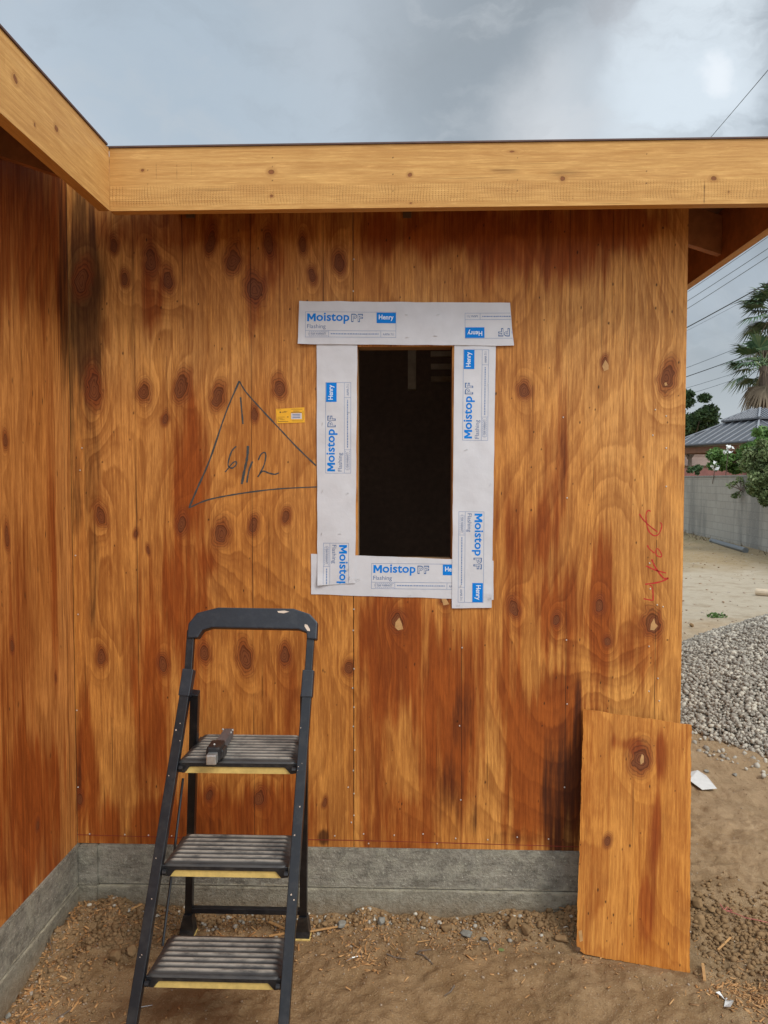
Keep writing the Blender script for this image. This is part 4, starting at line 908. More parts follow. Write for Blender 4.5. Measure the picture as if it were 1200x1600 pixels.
# scatter builders
ICO = None
def ico(sub=1):
    bm = bmesh.new(); bmesh.ops.create_icosphere(bm, subdivisions=sub, radius=1); V = np.array([v.co[:] for v in bm.verts]); Fc = np.array([[v.index for v in f.verts] for f in bm.faces]); bm.free(); return V, Fc
IV1, IF1 = ico(1); IV2, IF2 = ico(3)
def rotm(n):
    q_ = RNG.normal(size=(n, 4)); q_ /= np.linalg.norm(q_, axis=1)[:, None]; w_, x, y, z_ = q_.T
    return np.stack([1-2*(y*y+z_*z_), 2*(x*y-z_*w_), 2*(x*z_+y*w_), 2*(x*y+z_*w_), 1-2*(x*x+z_*z_), 2*(y*z_-x*w_), 2*(x*z_-y*w_), 2*(y*z_+x*w_), 1-2*(x*x+y*y)], 1).reshape(-1, 3, 3)
def pebbles(name, P, S, mat, flat=.7, squash=(.5, 1.0)):
    n_ = len(P); sc3 = np.stack([np.ones(n_), RNG.uniform(.6, 1, n_), RNG.uniform(squash[0], squash[1], n_)], 1)*S[:, None]
    V = IV1[None]*(1+RNG.uniform(-.22, .22, (n_, len(IV1), 1))); V = V*sc3[:, None, :]; V = np.einsum('nij,nkj->nki', rotm(n_), V); V[:, :, 2] *= flat; V = V + P[:, None, :]
    F_ = IF1[None] + (np.arange(n_)*len(IV1))[:, None, None]; rv = np.repeat(RNG.random(n_), len(IV1))
    return mesh_np(name, V.reshape(-1, 3), F_.reshape(-1, 3), {'rnd': rv}, mat)
def flakes(name, P, L, Wd, T, mat, tilt=.35):
    n_ = len(P); cube = np.array([(x, y, z_) for x in (-.5, .5) for y in (-.5, .5) for z_ in (-.5, .5)]); Fc = np.array([(0, 1, 3, 2), (4, 6, 7, 5), (0, 4, 5, 1), (2, 3, 7, 6), (0, 2, 6, 4), (1, 5, 7, 3)])
    V = cube[None]*np.stack([L, Wd, T], 1)[:, None, :]; V = V*(1+RNG.uniform(-.25, .25, (n_, 8, 1)))
    az = RNG.uniform(0, 2*PI, n_); el = RNG.normal(0, tilt, n_); ro = RNG.normal(0, tilt, n_)
    Rz = np.array([[[math.cos(a), -math.sin(a), 0], [math.sin(a), math.cos(a), 0], [0, 0, 1]] for a in az]); Ry = np.array([[[math.cos(a), 0, math.sin(a)], [0, 1, 0], [-math.sin(a), 0, math.cos(a)]] for a in el]); Rx = np.array([[[1, 0, 0], [0, math.cos(a), -math.sin(a)], [0, math.sin(a), math.cos(a)]] for a in ro])
    V = np.einsum('nij,nkj->nki', Rz@Ry@Rx, V) + P[:, None, :]; F_ = Fc[None] + (np.arange(n_)*8)[:, None, None]; rv = np.repeat(RNG.random(n_), 8)
    return mesh_np(name, V.reshape(-1, 3), F_.reshape(-1, 4), {'rnd': rv}, mat)
# chips: mostly along the stem walls and in the corner
def band(n_):
    k = RNG.random(n_); x = np.where(k < .45, RNG.uniform(XL+.03, 1.0, n_), np.where(k < .75, XL+.02+np.abs(RNG.normal(0, .13, n_)), RNG.uniform(-1.3, 1.6, n_)))
    y = np.where(k < .45, -.03-np.abs(RNG.normal(0, .075, n_)), np.where(k < .75, RNG.uniform(-.75, -.05, n_), -.05-np.abs(RNG.normal(0, .16, n_)))); return x, y
x, y = band(2600); ca, cy = 1.16, -.42
xe = RNG.normal(ca, .09, 500); ye = RNG.normal(cy, .06, 500); xg = RNG.normal(-.17, .06, 120); yg = RNG.normal(-.28, .04, 120)
x = np.concatenate([x, xe, xg]); y = np.concatenate([y, ye, yg]); P = np.stack([x, y, gh(x, y)+.002], 1); n_ = len(P)
tag(flakes('wood_chip_litter', P, RNG.uniform(.004, .018, n_)*RNG.choice([1, 1, 1, 2.2], n_), RNG.uniform(.002, .007, n_), RNG.uniform(.0008, .003, n_), M['chips']), 'scattered orange wood chips and splinters on the dirt', 'wood chips', kind='stuff')
x, y = band(3500); x2 = RNG.uniform(-1.3, 2.6, 3800); y2 = RNG.uniform(-1.1, 2.5, 3800); k = (y2 < -.03) | (x2 > 1.06); x = np.concatenate([x, x2[k]]); y = np.concatenate([y, y2[k]]); n_ = len(x)
tag(pebbles('loose_soil_crumbs', np.stack([x, y, gh(x, y)+.0005], 1), RNG.uniform(.0012, .0042, n_)*RNG.choice([1, 1, 1, 1.8], n_), M['pebble']), 'small crumbs of soil and grit strewn over the dirt', 'soil crumbs', kind='stuff')
# ------------------------------------------------------------------ gravel pile
GC = Vector((4.12, 3.10, 0))
def pile(x, y):
    d = np.hypot((x-GC.x)/2.35, (y-GC.y)/2.35); return .95*np.clip(1-d**1.25, 0, 1)*(1+.10*fbm(x*1.7, y*1.7, 3, 3)) 
x = RNG.uniform(2.2, 16, 2600); y = RNG.uniform(2.0, 19, 2600); k = pile(x, y) <= 0; x, y = x[k], y[k]; n_ = len(x)
tag(pebbles('yard_stones', np.stack([x, y, gh(x, y)+.002], 1), RNG.uniform(.006, .03, n_), M['pebble'], .6), 'small stones and crumbs scattered over the far dirt yard', 'loose stones', kind='stuff')
x = RNG.uniform(-1.25, .95, 150); y = -.03-np.abs(RNG.normal(0, .05, 150))
tag(pebbles('concrete_crumbs', np.stack([x, y, gh(x, y)+.004], 1), RNG.uniform(.004, .013, 150), M['gravel'], .7), 'pale crumbs of broken concrete along the foot of the stem wall', 'concrete crumbs', kind='stuff')
# individual stones and clods
def rock(u, v, wpx, label, mat, hs=.7, zoff=0, seed=0, group=None, name='rock', cat='rock'):
    p = onp(u, v, 2, 0); p = onp(u, v, 2, gz1(p.x, p.y)+.004); dpt = (p-CAM).dot(FW); r = wpx/2*dpt/FPX; V = IV2.copy(); out = []
    for c in V:
        q_ = Vector(c); k_ = 1+.34*mnoise.noise(q_*1.3+Vector((seed*3.1, 0, 0)))+.16*mnoise.noise(q_*3.1+Vector((0, seed, 0)))+.10*mnoise.noise(q_*6+Vector((0, 0, seed)))-.16*abs(mnoise.noise(q_*2.3+Vector((seed, 0, 2))))+.05*mnoise.noise(q_*15); out.append(np.array(c)*k_)
    V = np.array(out); rg = np.random.default_rng(seed+400)
    for _ in range(16):
        nn_ = rg.normal(size=3); nn_ /= np.linalg.norm(nn_); dcut = rg.uniform(.45, .80); pr = V@nn_; V = V - np.outer(np.maximum(pr-dcut, 0)*.97, nn_)
    V[:, 2] *= hs; V[:, 1] *= .85; a_ = seed*1.3; V = V@np.array([[math.cos(a_), math.sin(a_), 0], [-math.sin(a_), math.cos(a_), 0], [0, 0, 1]]); V = V*r
    zmin = gz1(p.x, p.y); me_o = mesh_np(name, V, IF2, None, mat, None, False); me_o.location = (p.x, p.y, zmin+r*hs*.55+zoff); return tag(me_o, label, cat, group)
CL, GR = M['clod'], M['greyrock']
rock(180, 1486, 26, 'crumbly brown dirt clod beside the front left rail of the ladder', CL, .9, 0, 1); rock(205, 1480, 22, 'brown dirt clod touching the front left rail of the ladder', CL, 1.0, 0, 2)
rock(155, 1448, 16, 'grey dirt clod in the corner between both concrete walls', CL, .8, 0, 3)
rock(595, 1436, 20, 'angular grey stone against the concrete base below the window', GR, .9, 0, 4); rock(697, 1449, 24, 'brown angular clod in the middle of the concrete base', CL, .75, 0, 5)
rock(730, 1452, 26, 'flat grey stone chip right of the brown clod under the window', GR, .35, 0, 6); rock(756, 1460, 16, 'pale grey stone chip lying just in front of the concrete base', GR, .6, 0, 7)
rock(800, 1438, 24, 'brown clod at the left end of the clod heap near the leaning offcut', CL, .9, .008, 8); rock(822, 1446, 24, 'rounded brown clod in the heap left of the leaning offcut', CL, .8, 0, 9)
rock(845, 1440, 18, 'dark brown clod behind the heap left of the leaning offcut', CL, .8, 0, 10); rock(858, 1432, 16, 'upper dark clod nearest the leaning offcut', CL, .9, 0, 11); rock(880, 1452, 26, 'low clod half under the left edge of the leaning offcut', CL, .5, 0, 12)
rock(533, 1447, 26, 'grey clod right of the rear right foot of the ladder', GR, .5, 0, 13); rock(508, 1441, 22, 'orange-brown clod beside the rear right foot of the ladder', CL, .5, 0, 14)
rock(1093, 1443, 30, 'large grey-brown stone low at the right edge of the leaning offcut', CL, .9, 0, 15); rock(1089, 1410, 24, 'smaller grey-brown stone above the large one by the leaning offcut', CL, .8, 0, 16)
rock(1112, 1425, 18, 'small dirt clod right of the two stones by the leaning offcut', CL, .7, 0, 17); rock(1178, 1428, 15, 'small brown clod near the right picture edge in the rough dirt', CL, .7, 0, 18)
rock(1172, 1405, 9, 'tiny brown stone above the small clod in the rough dirt', CL, .8, 0, 22); rock(1148, 1212, 9, 'small grey pebble right of the white scrap by the gravel', GR, .6, 0, 19); rock(1104, 1206, 11, 'dark grey pebble above the white scrap by the gravel', GR, .6, 0, 20)
rock(12, 1589, 12, 'pale round pebble at the foot of the left concrete wall', GR, .9, 0, 21)
# rough clump field between offcut and the trampled area
x = RNG.normal(1.28, .17, 1100); y = RNG.normal(-.06, .15, 1100); k = (x > 1.06) | (y < -.3); x = x[k]; y = y[k]; n_ = len(x)
tag(pebbles('dirt_clump_field', np.stack([x, y, gh(x, y)+.003], 1), RNG.uniform(.003, .012, n_)*RNG.choice([1, 1, 1.5], n_), M['clod'], .7), 'field of crumbly dirt lumps right of the leaning offcut', 'dirt lumps', kind='stuff')
x = np.concatenate([RNG.normal(.62, .10, 300), RNG.normal(-1.08, .11, 460), RNG.uniform(-1.2, .95, 900)]); y = np.concatenate([-.04-np.abs(RNG.normal(0, .05, 300)), -.20+RNG.normal(0, .12, 460), -.035-np.abs(RNG.normal(0, .035, 900))]); k = (y < -.03) & (x > XL+.03); x, y = x[k], y[k]; n_ = len(x)
tag(pebbles('dirt_clump_heap', np.stack([x, y, gh(x, y)+.003], 1), RNG.uniform(.003, .014, n_), M['clod'], .8), 'crumbled dirt lumps heaped along the foot of the concrete walls', 'dirt lumps', kind='stuff')
# sticks and splinters, one by one
def stick(pts, rpx, label, mat, name='twig', cat='twig', lift=.004):
    P = []
    for u, v in pts:
        p = onp(u, v, 2, 0); p = onp(u, v, 2, gz1(p.x, p.y)); P.append(Vector((p.x, p.y, gz1(p.x, p.y)+lift)))
    bm = bmesh.new(); tube(bm, P, [rpx/450]*(len(P)-1)+[rpx/800], 5); return tag(from_bm(name, bm, mat), label, cat)
stick([(565,1498),(564,1488),(562,1475)], 1.0, 'short dark upright twig below the concrete left of centre', M['twig']); stick([(541,1503),(550,1496),(561,1494)], 1.0, 'bent grey wire-like twig below the short dark twig', M['steel'])
stick([(604,1494),(618,1499),(634,1504)], 1.2, 'dark twig lying at an angle left of the forked twig', M['twig']); stick([(674,1487),(655,1489),(650,1491)], 1.4, 'upper arm of dark twig below the middle of the wall', M['twig']); stick([(651,1491),(663,1495),(676,1502)], 1.4, 'lower arm of dark twig below the middle of the wall', M['twig'])
stick([(652,1473),(672,1472)], 1.2, 'pale straight twig above the dark forked twigs', M['splint']); stick([(710,1540),(704,1550),(694,1556)], 1.2, 'lone dark twig in the bare dirt in the foreground', M['twig']); stick([(762,1471),(767,1485)], 1.0, 'thin dark twig right of centre by the stone chips', M['twig'])
stick([(88,1594),(110,1580),(130,1566)], 1.2, 'pale grey stick in the foreground left of the ladder', M['twig']); stick([(72,1461),(78,1478),(83,1490)], .8, 'thin stalk standing by the left concrete wall', M['twig'], lift=.02); stick([(215,1577),(238,1573)], .8, 'small pale stick under the lowest step', M['steel'])
def sliver(u0, v0, u1, v1, wpx, label):
    a = onp(u0, v0, 2, .012); b = onp(u1, v1, 2, .010); a.z = gz1(a.x, a.y)+.012; b.z = gz1(b.x, b.y)+.010
    bm = bmesh.new(); beam(bm, a, b, wpx/430, .004, (b-a).cross(Vector((0, 0, 1))).normalized(), .0008); return tag(from_bm('wood_splinter', bm, M['splint']), label, 'wood splinter', 'long wood splinters by the ladder')
sliver(420, 1444, 446, 1450, 5, 'upper orange wood splinter between the ladder rear feet'); sliver(420, 1461, 445, 1455, 4, 'lower orange wood splinter left of the front right ladder rail'); sliver(484, 1456, 545, 1450, 3, 'long thin wood splinter right of the ladder rear foot'); sliver(205, 1437, 222, 1431, 4, 'short wood splinter behind the front left ladder rail')
sliver(1098, 1508, 1101, 1535, 4, 'small upright-looking wood splinter below the offcut corner')
sliver(1122, 1470, 1142, 1455, 3, 'pale splinter right of the stones beside the leaning offcut')
# scraps
def sheet(pts, name, label, cat, mat, lift=.006):
    bm = bmesh.new(); P = []
    for i, (u, v) in enumerate(pts):
        p = onp(u, v, 2, 0); P.append(Vector((p.x, p.y, gz1(p.x, p.y)+lift+(.006 if i % 2 else 0))))
    bm.faces.new([bm.verts.new(p) for p in P]); ex = bmesh.ops.extrude_face_region(bm, geom=list(bm.faces)); bmesh.ops.translate(bm, vec=(0, 0, .002), verts=[g_ for g_ in ex['geom'] if isinstance(g_, bmesh.types.BMVert)]); bmesh.ops.recalc_face_normals(bm, faces=bm.faces)
    return tag(from_bm(name, bm, mat), label, cat)
sheet([(1070,1224),(1077,1224),(1097,1235),(1120,1234),(1104,1219),(1090,1211),(1070,1210)], 'sheet_scrap', 'flat white sheet scrap on the dirt between the offcut and the gravel pile', 'scrap', M['paper'], .010)
sheet([(1131,1580),(1141,1585),(1146,1566),(1134,1562)], 'paper_scrap', 'crumpled white paper scrap in the wood chips at lower right', 'paper', M['paper']); sheet([(1118,1559),(1128,1568),(1133,1563),(1124,1558)], 'paper_scrap', 'smaller white paper scrap left of the crumpled one at lower right', 'paper', M['paper'])
sheet([(1135,1570),(1150,1570),(1150,1565),(1138,1566)], 'bark_flake', 'brown wood flake lying across the crumpled paper scrap', 'wood flake', M['clod'], .016)
stick([(1125,1417),(1130,1425),(1138,1430),(1144,1428),(1136,1422),(1131,1428),(1145,1434),(1165,1441),(1185,1443),(1215,1450)], .7, 'tangled pink string in the rough dirt right of the offcut', M['pink'], 'string', 'string', .012)
lf = onp(783, 1488, 2, .0); bm = bmesh.new(); bmesh.ops.create_uvsphere(bm, u_segments=10, v_segments=5, radius=.012, matrix=Matrix.Translation((lf.x, lf.y, gz1(lf.x, lf.y)+.006)) @ Matrix.Diagonal((1, .8, .15, 1)))
tag(from_bm('leaf', bm, simple('green_leaf', (.16, .20, .06), .7, .2, 50)), 'single fallen green leaf on the dirt right of centre', 'leaf')

xs = np.arange(1.7, 7, .06); ys = np.arange(.4, 5.7, .06); X, Y = np.meshgrid(xs, ys); Zp = pile(X.ravel(), Y.ravel())-.03; n = len(xs); J, I = np.meshgrid(np.arange(len(ys)-1), np.arange(n-1), indexing='ij'); J = J.ravel(); I = I.ravel()
Vp = np.stack([X.ravel(), Y.ravel(), Zp], 1); Fp = np.stack([J*n+I, J*n+I+1, (J+1)*n+I+1, (J+1)*n+I], 1)
x = RNG.uniform(1.7, 5.2, 90000); y = RNG.uniform(.6, 4.3, 90000); pz = pile(x, y); k = (pz > .004) & ((y < GC.y+1.1)) & (x < 5.4); x, y, pz = x[k], y[k], pz[k]
ed = 900; ang = RNG.uniform(2.2, 5.2, ed); xe = GC.x+2.42*np.cos(ang)*RNG.uniform(.93, 1.10, ed); ye = GC.y+2.45*np.sin(ang)*RNG.uniform(.93, 1.12, ed)
P = np.concatenate([np.stack([x, y, pz+RNG.uniform(-.012, .012, len(x))], 1), np.stack([xe, ye, np.full(ed, .006)], 1)]); S = RNG.uniform(.006, .016, len(P))*RNG.choice([1, 1, 1.35, 1.7], len(P))
gp = pebbles('gravel_pile', P, S, M['gravel'], .85); tag(gp, 'large pile of pale grey crushed gravel beyond the house corner', 'gravel', kind='stuff')
core = mesh_np('gravel_core', Vp, Fp, {'rnd': np.full(len(Vp), .1)}, M['gravel'], gp, True)

# ------------------------------------------------------------------ background
def leafcloud(V, F_, C, rad, n_, ls, hollow=.35, asp=.45, droop=0.):
    """append n_ leaf quads filling clumps"""
    q_ = RNG.normal(size=(n_, 3)); q_ /= np.linalg.norm(q_, axis=1)[:, None]; rr_ = (RNG.uniform(hollow, 1, n_))**.6
    P = np.array(C)[None] + q_*rr_[:, None]*np.array(rad)[None]; P[:, 2] -= droop*RNG.random(n_)
    M3 = rotm(n_); L = ls*RNG.uniform(.6, 1.3, n_); quad = np.array([(-.5, 0, 0), (0, -asp/2, .06), (.5, 0, 0), (0, asp/2, .06)])
    Vq = np.einsum('nij,nkj->nki', M3, quad[None]*L[:, None, None]) + P[:, None, :]
    base_ = sum(len(v) for v in V); V.append(Vq.reshape(-1, 3)); F_.append(np.arange(n_*4).reshape(-1, 4)+base_)
def crown(name, clumps, n_, ls, mat, parent, asp=.45):
    V, F_ = [], []
    for C, rad in clumps: leafcloud(V, F_, C, rad, n_, ls, .2, asp)
    V = np.concatenate(V); F_ = np.concatenate(F_); return mesh_np(name, V, F_, {'rnd': np.repeat(RNG.random(len(F_)), 4)}, mat, parent)
# block wall
wa, wb = dist(1070, 828, 25.0), dist(1200, 856, 18.5); wa.z = 0; wb.z = 0; dd = (wb-wa).normalized(); wa2 = wa-dd*7; wb2 = wb+dd*9; Lw = (wb2-wa2).length; hw = 1.86; nn = Vector((-dd.y, dd.x, 0))
nrm_ = -nn if nn.y > 0 else nn
bm = bmesh.new(); prism(bm, [(0, 0), (Lw, 0), (Lw, hw), (0, hw)], 1, 0, .2); me = bpy.data.meshes.new('block_wall'); 
lay = bm.verts.layers.float_vector.new('wc')
for v in bm.verts: v[lay] = (v.co.x, v.co.z, v.co.y)
for v in bm.verts: v.co = wa2 + dd*v.co.x - nrm_*v.co.y + Vector((0, 0, v.co.z-.08))
bmesh.ops.recalc_face_normals(bm, faces=bm.faces); bm.to_mesh(me); bm.free(); bw = link('block_wall', me, M['block']); tag(bw, 'stained grey concrete block wall across the back of the yard', 'wall')
bm = bmesh.new(); c0 = wa2-nrm_*.1+Vector((0, 0, hw-.06)); c1 = wb2-nrm_*.1+Vector((0, 0, hw-.06)); beam(bm, c0, c1, .23, .05, nrm_, .01); from_bm('wall_cap', bm, M['greyrock'], bw)
# gazebo
gc = dist(1186, 750, 31.0); gc.z = 0; gz = empty('gazebo', gc, 'two tier gazebo with dark grey metal roof on reddish posts behind the block wall', 'gazebo')
gz.location = gc
def sq(r, ang0, zz_): return [Vector((gc.x+r*math.cos(ang0+k*PI/2), gc.y+r*math.sin(ang0+k*PI/2), zz_)) for k in range(4)]
a0 = math.atan2(-3.31, -1.60)
def hip(r0, z0, r1, z1, name):
    bm = bmesh.new(); lo = sq(r0, a0, z0); hi = sq(r1, a0, z1); lb = [bm.verts.new(p-Vector((0, 0, .05))) for p in lo]; l = [bm.verts.new(p) for p in lo]; h = [bm.verts.new(p) for p in hi]
    for i in range(4): j = (i+1) % 4; bm.faces.new((l[i], l[j], h[j], h[i])); bm.faces.new((lb[i], lb[j], l[j], l[i]))
    bm.faces.new(h); bm.faces.new(lb[::-1]); bmesh.ops.recalc_face_normals(bm, faces=bm.faces); o = from_bm(name, bm, M['roofm'], gz)
    bm = bmesh.new()
    for i in range(4):
        j = (i+1) % 4
        up3 = Vector((0, 0, .03))
        beam(bm, lo[i]+up3, hi[i]+up3, .07, .05, Vector((0, 0, 1)).cross(hi[i]-lo[i]), .005)
        for k in range(1, 12):
            t = k/12; a = lo[i].lerp(lo[j], t); hb_ = hi[i].lerp(hi[j], min(1, max(0, (t-.5)*(r0/r1)+.5)) if r1 > .2 else .5); tt = 1.0
            e = (t-.5)*r0/max(r1, 1e-3); 
            if abs(e) > .5: # rib meets the hip line before the upper edge
                s_ = (1-2*abs(t-.5))*r0/(r0-r1); hp = lo[i] if t < .5 else lo[j]; hq = hi[i] if t < .5 else hi[j]; hb_ = hp.lerp(hq, s_)
            beam(bm, a+up3*.6, hb_+up3*.6, .035, .035, (lo[j]-lo[i]), .004)
    from_bm('roof_seam', bm, M['roofrib'], o)
    return o
zE = 1.70+60*27.4/1200-.02
zE = onpl(1118, 688, Vector((gc.x, gc.y-3.3, 0)), Vector((0, 1, 0))).z
hip(3.68, zE, 1.05, zE+.98, 'lower_roof'); hip(1.45, zE+.98, .30, zE+1.42, 'upper_roof')
for p in sq(3.15, a0, 0):
    bm = bmesh.new(); beam(bm, p, p+Vector((0, 0, zE-.05)), .22, .22, Vector((1, 0, 0)), .01); from_bm('post', bm, M['gzwood'], gz)
ps = sq(3.15, a0, zE-.22)
for i in range(4):
    bm = bmesh.new(); beam(bm, ps[i], ps[(i+1) % 4], .10, .24, Vector((0, 0, 1)).cross(ps[(i+1) % 4]-ps[i]), .01); from_bm('beam', bm, M['gzwood'], gz)
# neighbour's house seen under and beside the gazebo
nb = dist(1050, 720, 48); nb.z = 0; nh = empty('neighbour_house', nb, 'distant tan stucco house with a shingle gable beyond the gazebo', 'building')
bm = bmesh.new(); box(bm, nb+Vector((2, 0, 1.3)), (11, 5, 2.7)); from_bm('wall', bm, M['stucco'], nh)
ga = dist(1083, 655, 46); bm = bmesh.new(); prism(bm, [(ga.x-1.7, 2.7), (ga.x+1.7, 2.7), (ga.x, ga.z)], 1, ga.y, ga.y+6); from_bm('gable_roof', bm, M['tile'], nh)
bm = bmesh.new(); prism(bm, [(nb.y-2.9, 2.55), (nb.y+2.9, 2.55), (nb.y, 4.0)], 0, nb.x-3.6, nb.x+7.8); from_bm('roof', bm, M['tile'], nh)
rw = dist(1090, 722, 28.5); rb_ = bmesh.new(); box(rb_, Vector((rw.x+.3, rw.y, 1.95)), (4.2, .12, .35)); tag(from_bm('board_screen', rb_, simple('faded_red_boards', (.20, .075, .06), .8, .2, 6)), 'low faded red board screen just above the block wall under the gazebo', 'screen')
# trees and shrubs
def tree(name, u, v, D, rpx, rpy, n_, ls, mat, label, cat='tree', ncl=26, trunk=True, group=None):
    c = dist(u, v, D); s = D/FPX; t = empty(name, (c.x, c.y, 0), label, cat, group); cl = []
    for _ in range(ncl):
        q_ = RNG.normal(size=3); q_ /= np.linalg.norm(q_); q_ *= RNG.random()**.4
        cl.append(((c.x+q_[0]*rpx*s*.8, c.y+q_[1]*rpx*s*.8, c.z+q_[2]*rpy*s*.8), np.array([rpx, rpx, rpy*.8])*s*RNG.uniform(.14, .34 if ncl < 60 else .24)))
    crown('crown', cl, n_, ls, mat, t)
    bm = bmesh.new()
    if trunk:
        top = Vector((c.x, c.y, c.z)); tube(bm, [(c.x, c.y, -.1), (c.x+.1*s*10, c.y, c.z*.5), top], [.16, .12, .07], 8)
        for C, _ in cl[:10]: tube(bm, [Vector((c.x, c.y, c.z*.55)), (Vector((c.x, c.y, c.z*.6))+Vector(C))/2, Vector(C)], [.07, .045, .015], 5)
        from_bm('trunk', bm, M['bark'], t)
    else:
        for C, _ in cl[:8]: tube(bm, [Vector((c.x, c.y, c.z-.1*s)), Vector(C)], [.02, .008], 5)
        from_bm('stem', bm, M['bark'], t)
    return t
tree('leafy_tree', 1078, 655, 44, 62, 50, 260, .26, M['leafd'], 'dark green leafy tree beyond the gazebo, next to the house corner', ncl=34)
tree('leafy_tree', 1010, 690, 52, 60, 45, 120, .3, M['leafd'], 'second dark green tree mostly hidden behind the house corner', ncl=14)
tree('leafy_tree', 1265, 690, 40, 50, 60, 160, .26, M['leafd'], 'dark tree beyond the right picture edge behind the palms', ncl=18)
def wallplant(name, u, v, rpx, rpy, n_, ls, mat, label, ncl=20, dy=-.2, group=None, dd_=0):
    r_ = ray(u, v); t = (wa-CAM-nrm_*(-dy)).dot(nrm_)/r_.dot(nrm_); D = (r_*t).dot(FW); return tree(name, u, v, D+dd_, rpx, rpy, n_, ls, mat, label, 'shrub', ncl, False, group)
wallplant('broadleaf_shrub', 1146, 722, 46, 30, 240, .17, M['leafm'], 'bright green shrub with long leaves rising above the block wall', 22, .8)
wallplant('broadleaf_shrub', 1190, 702, 44, 34, 200, .17, M['leafm'], 'bright green shrub at the right above the drooping one', 18, .8)
ws = wallplant('hanging_shrub', 1206, 738, 56, 62, 190, .095, M['leafo'], 'olive green fine leaved shrub drooping over the block wall at right', 90, -.35)
wallplant('hanging_shrub', 1158, 765, 22, 24, 60, .075, M['leafo'], 'thin olive sprays trailing down the block wall left of the drooping shrub', 10, -.3)
def flowers(u, v, label):
    c = dist(u, v, 21.5); V, F_ = [], []; leafcloud(V, F_, tuple(c), (.16, .1, .14), 16, .13, .3, .7); t = empty('white_flower_cluster', (c.x, c.y, c.z), label, 'flowers', 'white flowers above the block wall')
    mesh_np('petals', np.concatenate(V), np.concatenate(F_), None, M['petal'], t); bm = bmesh.new(); tube(bm, [c, Vector((c.x, c.y+.2, 1.6))], .012, 5); from_bm('stem', bm, M['bark'], t)
flowers(1118, 728, 'lower white flower cluster just above the block wall'); flowers(1138, 704, 'upper white flower cluster right of the gazebo post')
tree('leafy_shrub', 1085, 735, 26.5, 18, 10, 60, .15, M['leafd'], 'dark low shrub behind the block wall beside the house corner', 'shrub', 8, False)
# weeds
def weed(u, v, D0, label, r=.12):
    p = onp(u, v, 2, pile(*[np.array([a]) for a in onp(u, v, 2, 0).xy])[0] if False else .0); c = dist(u, v, D0); V, F_ = [], []; leafcloud(V, F_, tuple(c), (r*1.6, r, r*.5), 90, .05, .1, .5)
    tag(mesh_np('weed', np.concatenate(V), np.concatenate(F_), {'rnd': np.repeat(RNG.random(90), 4)}, M['leafm']), label, 'weed')
# fan palms
def palm(u, v, D, s, label, nf=30, seed=0, skirt=14):
    rs = random.Random(seed); c = dist(u, v, D); t = empty('fan_palm', (c.x, c.y, 0), label, 'palm tree')
    bm = bmesh.new(); pts = [(c.x, c.y, -.1+(c.z+.1)*k/8) for k in range(9)]; tube(bm, pts, [.30-.012*k for k in range(9)], 10); from_bm('trunk', bm, M['bark'], t)
    def frond(bm, az, el, L, dead):
        d = Vector((math.cos(az)*math.cos(el), math.sin(az)*math.cos(el), math.sin(el))); tip = c+d*L*.55; tip.z -= .10*L; tube(bm, [c, c+d*L*.3, tip], [.03, .02, .015], 4)
        side = d.cross(Vector((0, 0, 1))).normalized(); upv = side.cross(d).normalized(); fwd = (tip-(c+d*L*.3)).normalized()
        for k in range(17):
            a = (k-8)/8*1.35; ld = (fwd*math.cos(a)+side*math.sin(a)+upv*.12).normalized(); l = L*.62*(1-.25*abs(a)/1.35)*rs.uniform(.85, 1.1); wv = ld.cross(upv).normalized()*L*.028
            m_ = tip+ld*l*.55; e = tip+ld*l+Vector((0, 0, -(.26 if not dead else .45)*l*rs.uniform(.6, 1.3)))
            a1, a2 = bm.verts.new(tip), bm.verts.new(tip+wv*.3); b1, b2 = bm.verts.new(m_-wv), bm.verts.new(m_+wv); e1 = bm.verts.new(e)
            bm.faces.new((a1, b1, b2, a2)); bm.faces.new((b1, e1, b2))
    for nm, cnt, mat, rng_, dead in (('fronds', nf, M['palm'], (-.45, 1.35), False), ('dead_skirt', skirt, M['deadp'], (-1.4, -.8), True)):
        bm = bmesh.new()
        for k in range(cnt): frond(bm, rs.uniform(0, 2*PI), rs.uniform(*rng_), s*rs.uniform(.8, 1.1), dead)
        me_ = bpy.data.meshes.new(nm); bm.to_mesh(me_); bm.free(); a = me_.attributes.new('rnd', 'FLOAT', 'POINT'); a.data.foreach_set('value', np.repeat(RNG.random(len(me_.vertices)//5+1), 5)[:len(me_.vertices)].astype(np.float32)); link(nm, me_, mat, t)
palm(1212, 490, 40, 2.2, 'tall fan palm with a shaggy trunk, the higher of the two at the right edge', 34, 3, 16)
palm(1194, 572, 38, 2.05, 'lower fan palm whose fronds spread left of the tall one', 28, 9, 8)
# pipes
def pipe(u0, v0, u1, v1, r, mat, name, label):
    a = onp(u0, v0, 2, r); b = onp(u1, v1, 2, r); bm = bmesh.new(); tube(bm, [a, b], r, 12, True); return tag(from_bm(name, bm, mat), label, 'pipe')
pipe(1112, 845, 1165, 860, .07, M['gpipe'], 'metal_pipe', 'grey pipe lying in dry grass at the foot of the block wall'); pipe(1182, 925, 1240, 931, .055, M['pvc'], 'plastic_pipe', 'short tan plastic pipe on the ground beyond the gravel pile')
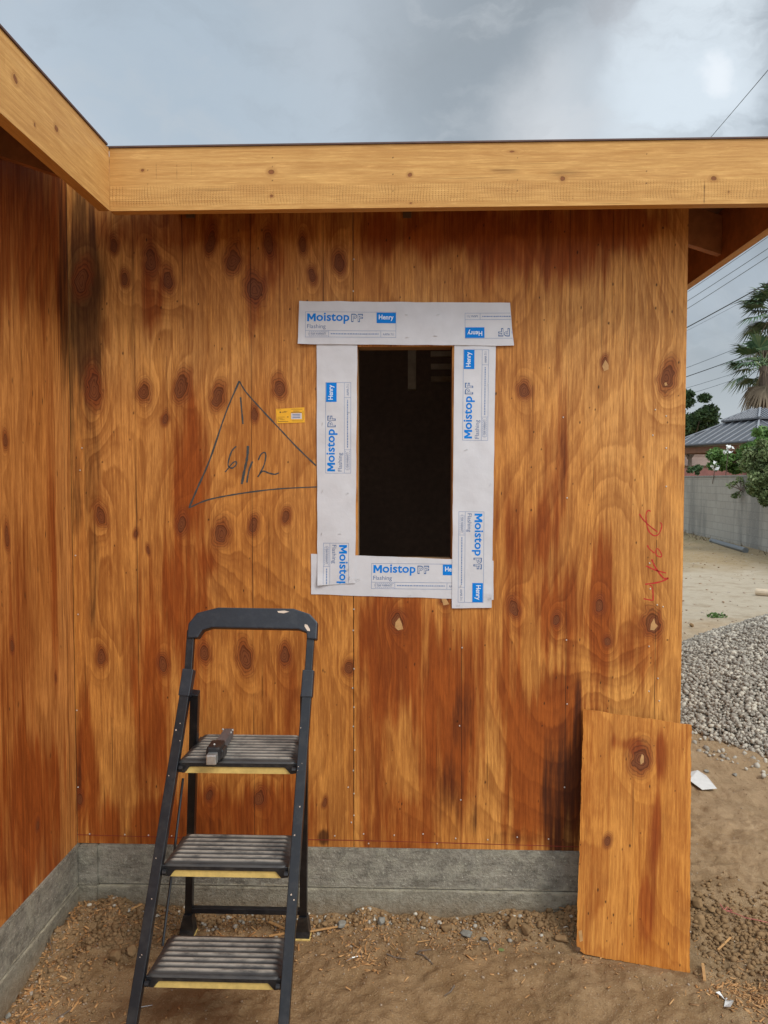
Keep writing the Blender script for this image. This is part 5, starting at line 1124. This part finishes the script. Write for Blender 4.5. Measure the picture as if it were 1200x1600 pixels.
# dry grass tufts and weeds at the foot of the wall
x = RNG.uniform(8, 20, 5000); t = (x-8)/12; y = 14.0+RNG.uniform(0, 11, 5000); n_ = 5000
lenb = RNG.uniform(.04, .13, n_); az = RNG.uniform(0, 2*PI, n_); gz_ = gh(x, y); px_ = np.stack([x, y, gz_], 1); dx = np.stack([np.cos(az)*.012, np.sin(az)*.012, np.zeros(n_)], 1); tp_ = px_ + np.stack([RNG.normal(0, .04, n_), RNG.normal(0, .04, n_), lenb], 1)
V = np.stack([px_-dx, px_+dx, tp_], 1).reshape(-1, 3); tag(mesh_np('dry_grass', V, np.arange(n_*3).reshape(-1, 3), {'rnd': np.repeat(RNG.random(n_), 3)}, M['deadp']), 'dry grass in front of the block wall', 'grass', kind='stuff')
def weedon(u, v, label, onpile=False):
    p = onp(u, v, 2, 0)
    if onpile:
        for D in np.arange(4, 9, .02):
            q_ = dist(u, v, D)
            if q_.z <= float(pile(np.array([q_.x]), np.array([q_.y]))[0]): p = q_; break
    V, F_ = [], []; leafcloud(V, F_, (p.x, p.y, p.z+.03), (.13, .10, .04), 110, .045, .1, .5); tag(mesh_np('weed', np.concatenate(V), np.concatenate(F_), {'rnd': np.repeat(RNG.random(110), 4)}, M['leafm']), label, 'weed')
weedon(1120, 966, 'small green weed on the far left slope of the gravel pile', True)
rock(1081, 979, 11, 'brown clod on the ground left of the gravel pile top', CL, .8, 0, 25)
# overhead cables: sagging lines between poles beyond the frame
def cable(u0, v0, u1, v1, D0, D1, r, mat, label, sag=.25):
    a, b = dist(u0, v0, D0), dist(u1, v1, D1); d_ = b-a; A0, B0 = a-d_*2.2, b+d_*1.6; bm = bmesh.new(); pts = []
    for k in range(25):
        t = k/24; p = A0.lerp(B0, t); s_ = 4*sag*(t*(1-t))-4*sag*.24; pts.append(p-Vector((0, 0, s_))) 
    tube(bm, pts, r, 5); return tag(from_bm('overhead_cable', bm, mat), label, 'cable', 'overhead cables crossing the sky')
cable(1074, 456, 1200, 371, 34, 27, .011, M['wireg'], 'thin overhead cable closest under the eave'); cable(1074, 470, 1200, 389, 34, 27, .013, M['wireg'], 'second overhead cable down from the eave'); cable(1074, 482, 1200, 402, 34, 27, .013, M['wireg'], 'third overhead cable down from the eave')
cable(1074, 511, 1200, 443, 33, 27, .022, M['wire'], 'thickest black overhead cable below the group of three'); cable(1076, 515, 1200, 451, 36, 30, .007, M['wireg'], 'faint thin cable right under the thickest one')
cable(1074, 574, 1150, 545, 48, 45, .018, M['wireg'], 'grey cable behind the palm, upper of the lower group'); cable(1074, 588, 1160, 558, 48, 45, .026, M['wire'], 'dark cable behind the palm, second of the lower group'); cable(1080, 604, 1140, 586, 52, 50, .016, M['wireg'], 'faint cable passing behind the palm fronds, third of the lower group'); cable(1095, 610, 1158, 590, 52, 50, .016, M['wireg'], 'lowest faint cable just over the leafy tree')
cable(1110, 215, 1200, 110, 24, 17, .0085, M['wire'], 'single cable high in the sky above the fascia at right', .1)
